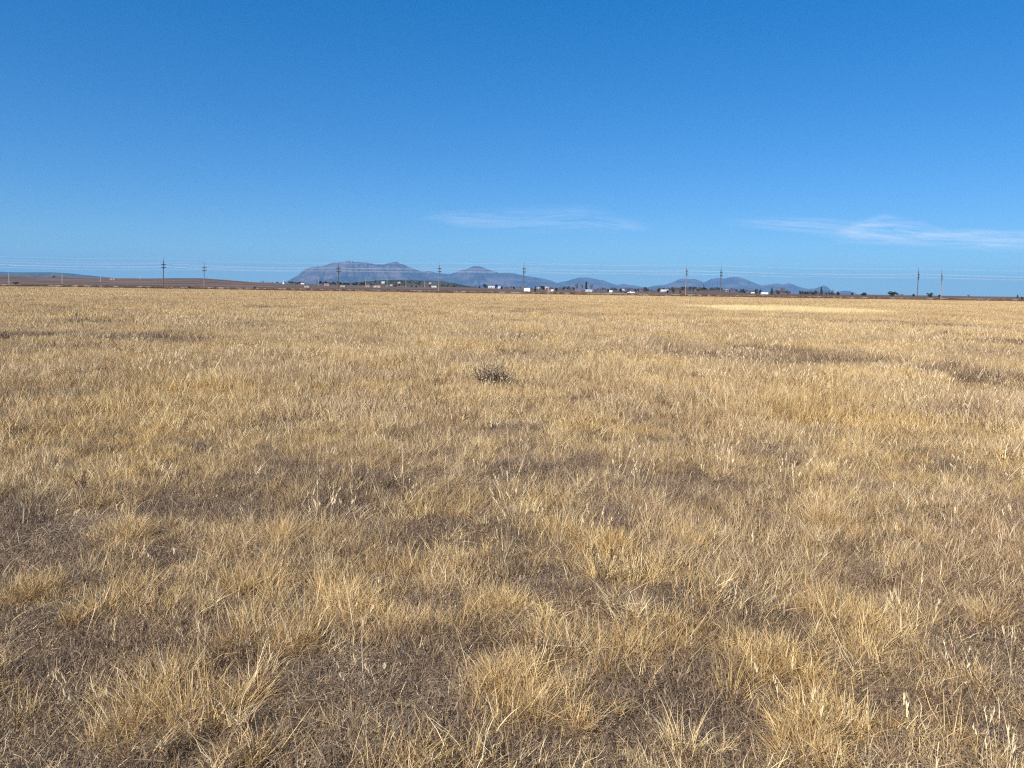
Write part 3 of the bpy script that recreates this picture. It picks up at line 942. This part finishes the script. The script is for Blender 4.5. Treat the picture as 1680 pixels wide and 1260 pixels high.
M['glass'] = noise_col_mat('dark_glass', (0.02, 0.025, 0.03), (0.04, 0.05, 0.06), 2, rough=0.1, spec=0.5)
M['dark'] = noise_col_mat('dark_rubber', (0.02, 0.02, 0.02), (0.04, 0.04, 0.04), 5)

def building(px, Y, wpx, hpx, wall, roof, label, kind='house', turn=0.0, depth=None, rise=0.35, cat=None, zoff=0.0, wins=2):
    W = 0.85 * wpx / F * Y; H = 0.78 * hpx / F * Y; D = depth or W * 0.6
    x = x_at(px, Y)
    z = land_z(x, Y) + zoff
    o = empty(kind, (x, Y, z), turn)
    tag(o, label, cat or kind.replace('_', ' '))
    hw = H * (1 - rise)
    wl_ = MB().box(-W / 2, W / 2, -D / 2, D / 2, -1.2, hw)
    for sx in (-1, 1):           # gable ends
        wl_.poly([(sx * (W / 2 - 0.01), -D / 2, hw), (sx * (W / 2 - 0.01), D / 2, hw), (sx * (W / 2 - 0.01), 0, H - 0.05)])
    wl_.build('wall', wall, o)
    e = 0.3; th = 0.14
    sl = (H - hw) / (D / 2)
    m = MB()
    for s in (-1, 1):
        a = [(-W / 2 - e, s * (D / 2 + e), hw - sl * e), (W / 2 + e, s * (D / 2 + e), hw - sl * e), (W / 2 + e, 0, H), (-W / 2 - e, 0, H)]
        b_ = [(p[0], p[1], p[2] + th) for p in a]
        m.poly(a); m.poly(b_)
        for k in range(4):
            m.poly([a[k], a[(k + 1) % 4], b_[(k + 1) % 4], b_[k]])
    m.build('roof', roof, o)
    MB().box(-0.5 * W * 0.12, 0.5 * W * 0.12, -D / 2 - 0.05, -D / 2 - 0.005, -0.3, min(hw * 0.85, 2.4)).build('door', M['w_brown'] if wall is not M['w_brown'] else M['roof_g'], o)
    for k in range(wins):
        cx = (-0.3 if k == 0 else 0.3) * W
        f = MB().box(cx - W * 0.07, cx + W * 0.07, -D / 2 - 0.05, -D / 2 - 0.005, hw * 0.42, hw * 0.78).build('window', M['white'], o)
        MB().box(cx - W * 0.055, cx + W * 0.055, -D / 2 - 0.07, -D / 2 - 0.055, hw * 0.46, hw * 0.74).build('pane', M['glass'], f)
    return o

W_, T_, B_, G_ = M['w_white'], M['w_tan'], M['w_brown'], M['w_green']
RW, RG, RR = M['roof_w'], M['roof_g'], M['roof_r']
building(185, 1000, 9, 3.2, T_, RR, 'small pinkish house with a rust roof on the brown rise', turn=0.2)
building(497, 1100, 7, 3.5, T_, RW, 'small tan house left of the big mountain foot, beside dark trees', turn=-0.2)
building(504, 640, 9.5, 4.2, G_, RG, 'long pale green mobile home alone before the brown strip', 'mobile_home', rise=0.18, wins=2)
building(536, 1000, 9, 4, W_, RR, 'whitish house with a rust roof left of the second dark pole', turn=0.15)
building(563, 760, 9, 4, T_, RG, 'grey tan house just right of the second dark pole', turn=-0.1)
building(603, 800, 6, 4.5, W_, RR, 'small white house with rust roof left of the long white shed', turn=0.3)
building(619, 780, 13, 4.4, W_, RR, 'long white shed with a rust roof below the wooded hill', 'shed', rise=0.3)
building(712, 900, 9, 3.8, W_, RW, 'white cottage just left of the pale pole at the saddle', turn=0.1)
building(806, 1200, 13, 4.6, W_, RW, 'large white barn with dark trees at its left and right', 'barn', rise=0.3)
building(819, 1000, 4.5, 5, W_, RW, 'small white shed right of the large white barn', 'shed', turn=0.2, wins=1)
building(885, 1250, 6, 3, W_, RW, 'faint low white shed left of the bright hilltop barn', 'shed')
building(896, 1150, 11, 4.8, W_, RW, 'bright white barn standing high behind the trailer', 'barn', rise=0.4)
building(906, 560, 3.5, 4.5, W_, RW, 'narrow white outbuilding right of the box trailer', 'shed', wins=1)
building(901, 600, 6, 3.6, T_, RR, 'brown tan shack attached side by side with the narrow outbuilding', 'shack', wins=1)
building(948, 620, 11, 4, B_, RR, 'dark brown barn left of the dark columnar tree', 'barn', rise=0.3)
building(966, 640, 12, 4.6, W_, RW, 'white shed right below the dark columnar tree', 'shed', rise=0.3)
building(1002, 520, 4.6, 5, W_, RW, 'square white hut standing alone right of the bare trees', 'hut', wins=1)
building(1022, 1200, 6, 3, W_, RW, 'tiny white house behind the bare trees of the middle', turn=0.2)
building(1090, 800, 13, 4.6, W_, RW, 'white barn between two dark round trees', 'barn', rise=0.45, turn=0.1)
building(1143, 1350, 7, 3, W_, RW, 'small white house on the tree-lined ridge between the two poles')
building(1193, 1150, 4.5, 4.6, W_, RW, 'small white house right of the dark pole before the range', wins=1)
building(1235, 760, 5.5, 3.6, T_, RW, 'small tan shed left of the dark trees and the white roof', 'shed', wins=1)
building(1254, 640, 12, 4.4, W_, RW, 'long low white barn beside dark trees at the right', 'barn', rise=0.6)

# houses on the wooded hill
def hillhouse(px, py, Y, wpx, hpx, wall, roof, label):
    p = at_depth(px, py, Y)
    o = building(px, Y, wpx, hpx, wall, roof, label, turn=random.uniform(-0.3, 0.3))
    o.location = p
    return o
hillhouse(629, 464.5, 2500, 6.5, 3.2, W_, RW, 'pale house near the crest of the wooded hill')
hillhouse(642, 470.0, 1900, 4.5, 3.6, W_, RW, 'bright white house low on the wooded hill')
hillhouse(655, 464.5, 2500, 5.5, 3.0, T_, RG, 'dim tan house right of the pale one on the wooded hill')
hillhouse(706, 465.0, 2400, 5.0, 2.6, T_, RG, 'dim house on the wooded hill beside the pale pole')

# white tank tower at the left foot of the mountain
def tank():
    Y = 1100; x = x_at(465.5, Y); z = land_z(x, Y)
    o = empty('water_tank', (x, Y, z))
    tag(o, 'bright white upright tank at the left foot of the big mountain', 'tank')
    MB().tube([(0, 0, -1), (0, 0, 4.3)], [1.5, 1.5], 20).build('tank_wall', M['white'], o, True)
    MB().tube([(0, 0, 4.3), (0, 0, 5.1)], [1.58, 0.2], 20).build('tank_roof', M['roof_w'], o)
tank()

# white box trailer by the road
def trailer():
    Y = 392; x = x_at(864, Y)
    o = empty('box_trailer', (x, Y, 0.0), R(4))
    tag(o, 'white box trailer parked by the road below the middle dark pole', 'trailer')
    MB().box(-1.75, 1.75, -1.1, 1.1, 0.55, 2.35).build('body', M['white'], o)
    for s in (-0.75, 0.1):
        for sy in (-1.12, 0.92):
            MB().tube([(s, sy, 0.36), (s, sy + 0.2, 0.36)], [0.36, 0.36], 14).build('wheel', M['dark'], o)
    MB().tube([(-1.75, 0, 0.6), (-2.7, 0, 0.55)], [0.06, 0.06], 6).build('tow_bar', M['dark'], o)
trailer()

def car(px, Y, label, paint, turn):
    x = x_at(px, Y)
    o = empty('parked_car', (x, Y, land_z(x, Y)), turn)
    tag(o, label, 'car')
    prof_ = [(-2.2, 0.35), (-2.2, 0.8), (-1.9, 0.92), (-0.9, 0.98), (-0.35, 1.45), (0.95, 1.48), (1.6, 1.0), (2.15, 0.9), (2.2, 0.4)]
    m = MB()
    a = [(px_, -0.85, z_) for px_, z_ in prof_]; b_ = [(px_, 0.85, z_) for px_, z_ in prof_]
    m.poly(a); m.poly(list(reversed(b_)))
    for k in range(len(a)):
        j = (k + 1) % len(a); m.poly([a[k], b_[k], b_[j], a[j]])
    m.build('body', paint, o)
    MB().poly([(-0.75, -0.86, 1.02), (-0.3, -0.86, 1.38), (0.9, -0.86, 1.4), (1.35, -0.86, 1.02)]).build('side_window', M['glass'], o)
    for sx in (-1.35, 1.35):
        for sy in (-0.9, 0.7):
            MB().tube([(sx, sy, 0.33), (sx, sy + 0.2, 0.33)], [0.33, 0.33], 14).build('wheel', M['dark'], o)
M['paint_w'] = noise_col_mat('white_car_paint', (0.75, 0.75, 0.75), (0.8, 0.8, 0.8), 2, rough=0.25, spec=0.5)
M['paint_d'] = noise_col_mat('dark_car_paint', (0.03, 0.03, 0.035), (0.05, 0.05, 0.06), 2, rough=0.25, spec=0.5)
car(1035.5, 475, 'small white car on the road, right of a dark car', M['paint_w'], R(5))
car(1029, 480, 'small dark car on the road, left of a white car', M['paint_d'], R(-4))
road_z = None

# ------------------------------------------------------------------ town: trees
M['bark'] = noise_col_mat('tree_bark', (0.055, 0.042, 0.034), (0.12, 0.095, 0.075), 8)
M['fol_dark'] = straw_mat('evergreen_foliage', [(0, (0.018, 0.028, 0.016)), (0.5, (0.038, 0.052, 0.028)), (1, (0.075, 0.09, 0.045))], 0.1, vary=0.4)
M['fol_bare'] = straw_mat('bare_twigs', [(0, (0.06, 0.042, 0.038)), (0.5, (0.12, 0.088, 0.078)), (1, (0.21, 0.155, 0.13))], 0.0, vary=0.4)
M['fol_red'] = straw_mat('russet_twigs', [(0, (0.09, 0.045, 0.035)), (0.5, (0.15, 0.08, 0.06)), (1, (0.24, 0.14, 0.10))], 0.0, vary=0.2)

def crown_mesh(name, kind, mat, seed):
    """unit tree (height 1): leaf clumps around lobes"""
    rs = np.random.default_rng(seed)
    if kind == 'column':
        lobes = [(rs.normal(0, 0.02), rs.normal(0, 0.02), z, 0.12 * (1.1 - abs(z - 0.45))) for z in np.linspace(0.15, 0.92, 9)]
        n, s = 90, 0.035
    elif kind == 'cone':
        lobes = [(rs.normal(0, 0.02), rs.normal(0, 0.02), z, 0.30 * (1.03 - z) + 0.02) for z in np.linspace(0.14, 0.93, 9)]
        n, s = 90, 0.04
    elif kind == 'round':
        lobes = [(rs.uniform(-0.34, 0.34), rs.uniform(-0.34, 0.34), rs.uniform(0.28, 0.78), rs.uniform(0.13, 0.22)) for _ in range(13)]
        n, s = 75, 0.045
    else:
        lobes = [(rs.uniform(-0.36, 0.36), rs.uniform(-0.36, 0.36), rs.uniform(0.38, 0.88), rs.uniform(0.10, 0.2)) for _ in range(15)]
        n, s = 45, 0.05
    C, T = [], []
    for lx, ly, lz, lr in lobes:
        d = rs.normal(size=(n, 3)); d /= np.linalg.norm(d, axis=1)[:, None]
        C.append(np.array([lx, ly, lz]) + d * lr * rs.uniform(0.5, 1.1, (n, 1)))
        T.append(np.clip(rs.normal(0.5, 0.2, n) + rs.normal(0, 0.1), 0, 1))
    C, T = np.concatenate(C), np.concatenate(T)
    C[:, 2] = np.maximum(C[:, 2], 0.05)
    k = len(C)
    a = rs.normal(size=(k, 3)); a /= np.linalg.norm(a, axis=1)[:, None]
    b = np.cross(a, rs.normal(size=(k, 3))); b /= np.linalg.norm(b, axis=1)[:, None]
    thin = 0.25 if kind == 'bare' else 0.7
    q = np.stack([C - a * s, C + b * s * thin, C + a * s, C - b * s * thin], 1).reshape(-1, 3)
    return np_mesh(name, q, np.arange(4 * k).reshape(-1, 4), 4, mat, tone=np.repeat(T, 4))

def tree_proto(kind, mat, seed):
    o = empty('tree')
    rnd = random.Random(seed)
    m = MB().tube([(0, 0, -0.05), (0.01, 0, 0.3), (0, 0.01, 0.62 if kind != 'bare' else 0.5)], [0.035, 0.026, 0.012], 7)
    for k in range(6 if kind != 'bare' else 11):
        a = rnd.random() * 6.28; z = rnd.uniform(0.18, 0.5); L = 0.12 if kind in ('column', 'cone') else rnd.uniform(0.25, 0.4)
        m.tube([(0, 0, z), (math.cos(a) * L * 0.5, math.sin(a) * L * 0.5, z + L * 0.55), (math.cos(a) * L * 0.8, math.sin(a) * L * 0.8, z + L * 1.05)], [0.013, 0.009, 0.004], 5)
    m.build('trunk', M['bark'], o)
    mobj('crown', crown_mesh('crown', kind, mat, seed), o)
    return o
PROT = {}
NAMES = {'column': 'columnar_tree', 'cone': 'conifer_tree', 'round': 'evergreen_tree', 'bare': 'bare_tree', 'red': 'bare_tree'}
def tree(px, Y, hpx, wpx, kind, label, group=None, zpy=None):
    v = random.randint(0, 1)
    key = (kind, v)
    if key not in PROT:
        o = PROT[key] = tree_proto('bare' if kind == 'red' else kind, {'red': M['fol_red'], 'bare': M['fol_bare']}.get(kind, M['fol_dark']), 100 + v + 10 * len(PROT))
    else:
        o = copy_tree(PROT[key])
    o.name = NAMES[kind]
    H = 1.12 * hpx / F * Y; W = 1.1 * wpx / F * Y
    base = {'column': 0.28, 'cone': 0.6, 'round': 0.95, 'bare': 1.0, 'red': 1.0}[kind]
    x = x_at(px, Y)
    z = at_depth(px, zpy, Y).z if zpy else land_z(x, Y) - 0.05
    o.location = (x, Y, z)
    o.rotation_euler = (0, 0, random.random() * 6.28)
    o.scale = (W / base, W / base, H)
    tag(o, label, 'tree', group)
    return o

# single trees one can pick out
tree(797, 1050, 7.5, 9, 'round', 'dark bushy tree at the left end of the large white barn')
tree(813, 1230, 6.5, 6, 'round', 'dark tree rising behind the right end of the large white barn')
tree(878, 520, 8, 3, 'column', 'slim dark tree just right of the white box trailer')
tree(913, 560, 6.5, 4, 'round', 'small dark tree right of the narrow white outbuilding')
tree(936, 640, 8, 4.5, 'bare', 'bare grey tree left of the dark brown barn')
tree(946, 900, 12, 6, 'bare', 'bare grey tree behind the dark brown barn')
tree(954.5, 920, 12, 5, 'bare', 'bare grey tree directly left of the dark columnar tree')
tree(961.5, 800, 14, 4, 'column', 'tall dark columnar evergreen above the white shed')
tree(970.5, 920, 11.5, 6, 'bare', 'bare grey tree directly right of the dark columnar tree')
tree(1080, 640, 8.5, 5, 'round', 'dark round tree left of the white barn between two trees')
tree(1095, 600, 5.5, 5.5, 'round', 'low dark bushy tree in front of the white barn')
tree(1104.5, 620, 9, 5, 'round', 'tall dark tree right of the white barn between two trees')
tree(1116, 560, 5.5, 4.5, 'round', 'small dark tree left of the pale pole before the right range')
tree(1154.5, 1300, 9, 4, 'cone', 'tallest pointed conifer on the tree-lined ridge between two poles')
tree(1145, 1000, 5.5, 6, 'round', 'broad dark tree on the ridge slope below the small white house')
tree(1241, 700, 9, 6, 'round', 'dark evergreen at the left end of the long low white barn')
tree(1247, 720, 8, 5, 'round', 'dark evergreen close behind the long low white barn')
tree(1266, 640, 11, 6, 'cone', 'pointed dark conifer at the right end of the long low barn')
tree(1274, 760, 8, 8, 'bare', 'grey bare tree right of the pointed dark conifer')
tree(1283, 740, 12, 9, 'red', 'tall russet bare tree right of the long low barn')
tree(1293, 740, 5.5, 6, 'bare', 'low bare tree right of the tall russet one')
tree(1315, 760, 6, 4.5, 'round', 'small dark tree leading the row right of the russet tree')
tree(1338, 760, 8, 5, 'round', 'dark tree just left of the tallest conifer at the right')
tree(1347.5, 700, 13, 6, 'cone', 'tallest dark conifer right of the long tree gap')
tree(1358, 740, 7, 9, 'bare', 'spreading bare tree right of the tallest dark conifer')
tree(1366.5, 480, 11, 3.4, 'bare', 'thin bare tree standing before the last small butte at its left')
tree(1375, 700, 7, 6, 'round', 'round dark tree at the left foot of the small butte')
tree(1398, 760, 5.5, 5, 'round', 'small round tree before the right end of the small butte')
tree(1417, 700, 6, 9, 'round', 'broad lone tree right of the small butte')
tree(1438, 330, 3.5, 3.5, 'round', 'tiny dark bush on the field edge left of the broad trees')
tree(1463, 640, 8.5, 15, 'round', 'widest dark tree left of the last dark utility pole')
tree(1480, 800, 4, 6, 'bare', 'faint low bare tree right of the widest dark tree')
tree(1498.5, 700, 5, 4, 'round', 'small dark tree just left of the last dark utility pole')
tree(1526, 640, 7.5, 11, 'round', 'broad dark tree between the last two utility poles')
tree(1541, 640, 4.5, 5, 'round', 'small dark tree at the foot of the last pale pole')
tree(1589, 900, 4.5, 4, 'bare', 'faint bare tree alone right of the last pale pole')
tree(1669.5, 760, 5.5, 3.5, 'cone', 'small pointed tree near the right edge of the photo')
tree(1677, 420, 5, 4, 'round', 'small dark bush at the very right edge of the photo')
tree(418, 330, 4.5, 4.5, 'round', 'dark round bush alone on the brown strip left of the big mountain')
tree(311, 330, 3, 7, 'round', 'low dark bush left of the first pale utility pole')
tree(25, 520, 3.4, 9, 'round', 'low dark bush on the brown rise at the far left')
tree(88, 1200, 3, 4.5, 'round', 'tiny dark bush at the foot of the dark mesa')
tree(303-232, 260, 0.1, 0.1, 'round', 'x') if False else None

def row(x0, x1, n, Y0, Y1, h0, h1, kinds, label, group):
    for i in range(n):
        px = x0 + (x1 - x0) * (i + random.uniform(0.15, 0.85)) / n
        Y = random.uniform(Y0, Y1); h = random.uniform(h0, h1)
        kd = random.choice(kinds)
        what = {'bare': 'bare grey', 'red': 'bare russet', 'round': 'dark evergreen'}[kd]
        tree(px, Y, h * 1.15, h * random.uniform(0.9, 1.5), kd, 'low %s tree %s' % (what, label.split(' tree ', 1)[1]), '%s, %s ones' % (group, what))
row(474, 500, 8, 1150, 1350, 2.5, 4, ['round'], 'small dark tree in the row at the left foot of the big mountain', 'trees at the left foot of the big mountain')
row(424, 470, 9, 1100, 1400, 1.5, 2.8, ['round', 'bare'], 'low dark tree on the brown rise left of the white tank', 'low trees left of the white tank')
row(522, 600, 20, 1050, 1400, 3, 5.5, ['round', 'round', 'bare'], 'dark tree of the grove around the second dark pole', 'grove around the second dark pole')
row(640, 720, 12, 900, 1200, 2.5, 4.5, ['round', 'bare'], 'dark tree at the foot of the wooded hill', 'trees at the foot of the wooded hill')
row(720, 792, 9, 1000, 1300, 2, 3.5, ['bare', 'round'], 'low tree between the wooded hill and the large white barn', 'low trees left of the large barn')
row(822, 876, 11, 800, 1150, 3, 5, ['bare', 'bare', 'round'], 'low bare tree behind the white box trailer', 'trees behind the box trailer')
row(884, 945, 13, 750, 1100, 3.5, 6, ['bare', 'bare', 'round'], 'low bare tree between the trailer and the brown barn', 'trees between trailer and brown barn')
row(974, 1080, 24, 650, 1100, 3.5, 7, ['bare', 'bare', 'bare', 'round'], 'grey bare tree in the thicket right of the white shed', 'bare thicket in the middle')
row(1085, 1112, 7, 900, 1200, 4, 6, ['bare', 'round'], 'bare tree behind the white barn between two trees', 'trees behind the white barn')
row(1108, 1185, 26, 1200, 1500, 3, 5.5, ['round'], 'dark tree in the row along the ridge %s' % 'right of the pale pole', 'evergreens along the ridge')
row(1112, 1200, 16, 750, 1000, 3, 5.5, ['bare', 'bare', 'red'], 'low bare tree on the brown slope below the ridge', 'bare trees below the ridge')
row(1200, 1240, 10, 850, 1100, 3.5, 6.5, ['round', 'bare'], 'dark tree between the small white house and the low barn', 'trees left of the low barn')
row(1268, 1298, 6, 760, 900, 4, 6, ['bare', 'round'], 'low dark tree at the foot of the russet tree', 'trees around the russet tree')
row(1312, 1345, 9, 760, 900, 4, 6.5, ['round', 'bare'], 'small dark tree in the row left of the tallest conifer', 'row left of the tallest conifer')
row(1350, 1372, 5, 740, 860, 3, 5, ['bare', 'round'], 'low tree right of the tallest conifer', 'low trees right of the tallest conifer')
# trees dotted on the wooded hill
for i in range(46):
    px = random.uniform(590, 765)
    Y = random.uniform(2300, 2950)
    top = float(np.interp(px, [590, 625, 640, 700, 745, 765], [463, 460, 459.3, 460.4, 464.7, 468.5]))
    zpy = top + 1.2 + (2950 - Y) / 650 * 7.0
    w_ = ('upper ' if Y > 2650 else 'lower ') + ('left slope' if px < 650 else 'middle slope' if px < 705 else 'right slope')
    tree(px, Y, random.uniform(2.0, 3.6), random.uniform(2.0, 4), 'round', 'dark evergreen on the %s of the wooded hill' % w_, 'evergreens on the %s of the wooded hill' % w_, zpy=zpy)

# ------------------------------------------------------------------ cirrus, high and far beyond everything else
def cloud_mat(amt, seed):
    m, N, L, out = new_mat('cirrus')
    tc = N.new('ShaderNodeTexCoord')
    mp = N.new('ShaderNodeMapping'); mp.inputs['Scale'].default_value = (3.2, 5.0, 1); mp.inputs['Location'].default_value = (seed, seed * 2, 0)
    L.new(tc.outputs['Generated'], mp.inputs['Vector'])
    nz = N.new('ShaderNodeTexNoise'); nz.inputs['Scale'].default_value = 1.3; nz.inputs['Detail'].default_value = 8; nz.inputs['Roughness'].default_value = 0.6
    nz.inputs['Distortion'].default_value = 0.7
    L.new(mp.outputs[0], nz.inputs['Vector'])
    # fade to the sheet's ragged edge
    at = N.new('ShaderNodeAttribute'); at.attribute_name = 'tone'
    mr = N.new('ShaderNodeMapRange'); mr.inputs['From Min'].default_value = 0.36; mr.inputs['From Max'].default_value = 0.72
    L.new(nz.outputs['Fac'], mr.inputs['Value'])
    mu = N.new('ShaderNodeMath'); mu.operation = 'MULTIPLY'
    L.new(mr.outputs[0], mu.inputs[0]); L.new(at.outputs['Fac'], mu.inputs[1])
    m2 = N.new('ShaderNodeMath'); m2.operation = 'MULTIPLY'; m2.inputs[1].default_value = amt; m2.use_clamp = True
    L.new(mu.outputs[0], m2.inputs[0])
    tr = N.new('ShaderNodeBsdfTransparent'); df = N.new('ShaderNodeBsdfTranslucent'); df.inputs['Color'].default_value = (0.9, 0.9, 0.9, 1)
    ms = N.new('ShaderNodeMixShader')
    L.new(m2.outputs[0], ms.inputs[0]); L.new(tr.outputs[0], ms.inputs[1]); L.new(df.outputs[0], ms.inputs[2])
    L.new(ms.outputs[0], out.inputs['Surface'])
    return m

def cirrus(path, thick, Y, label, amt, seed, dens=(1, 1)):
    """a long thin veil of ice cloud; path = photo pixels of its centre line, thick = half thickness in pixels"""
    P = [at_depth(px, py, Y) for px, py in path]
    n = 60; rws = 13
    u = np.linspace(0, 1, n)
    s = np.linspace(0, 1, len(P))
    cx = np.interp(u, s, [p.x for p in P]); cz = np.interp(u, s, [p.z for p in P]); th = np.interp(u, s, thick) / F * Y
    vv = np.linspace(-1, 1, rws)
    X = np.tile(cx, (rws, 1)); Vv = np.tile(vv[:, None], (1, n))
    Yd = Y + Vv * -th * 5.0
    Z = cz + Vv * th
    o = grid_mesh('cirrus_cloud', X, Yd, Z, cloud_mat(amt, seed))
    e = (1 - np.abs(Vv) ** 1.5) * np.clip(np.minimum(u, 1 - u) * 6, 0, 1) * np.interp(u, np.linspace(0, 1, len(dens)), dens)
    a = o.data.attributes.new('tone', 'FLOAT', 'POINT'); a.data.foreach_set('value', e.astype(np.float32).ravel())
    return tag(o, label, 'cloud')
cirrus([(680, 356), (760, 361), (880, 362), (960, 359), (1030, 370), (1070, 376)], [5, 12, 17, 16, 9, 4], 70000, 'faint long wisp of white cloud over the middle mountains', 0.2, 1.3)
cirrus([(1180, 362), (1330, 370), (1420, 380), (1520, 390), (1640, 396), (1790, 402)], [6, 10, 12, 8, 6, 4], 71000, 'faint broken streak of cloud leading to the brighter wisp at the right', 0.28, 4.1)
cirrus([(1375, 374), (1410, 377), (1450, 381), (1530, 389), (1640, 396), (1790, 402)], [8, 19, 17, 13, 14, 14], 69000, 'brighter white wisp of cloud at the right above the last poles', 0.8, 2.2, (0.65, 0.9, 0.75, 0.6, 0.55, 0.5))

# ------------------------------------------------------------------ haze: the air between here and the mountains
def haze():
    m, N, L, out = new_mat('air')
    v = N.new('ShaderNodeVolumePrincipled')
    v.inputs['Color'].default_value = (0.25, 0.55, 0.94, 1)
    v.inputs['Density'].default_value = 3.8e-5
    v.inputs['Anisotropy'].default_value = 0.0
    L.new(v.outputs[0], out.inputs['Volume'])
    o = MB().box(-34000, 34000, -34000, 33500, -25, 790).build('haze', m)
    tag(o, 'thin blue haze that lies over the far country', 'haze', kind='stuff')
haze()
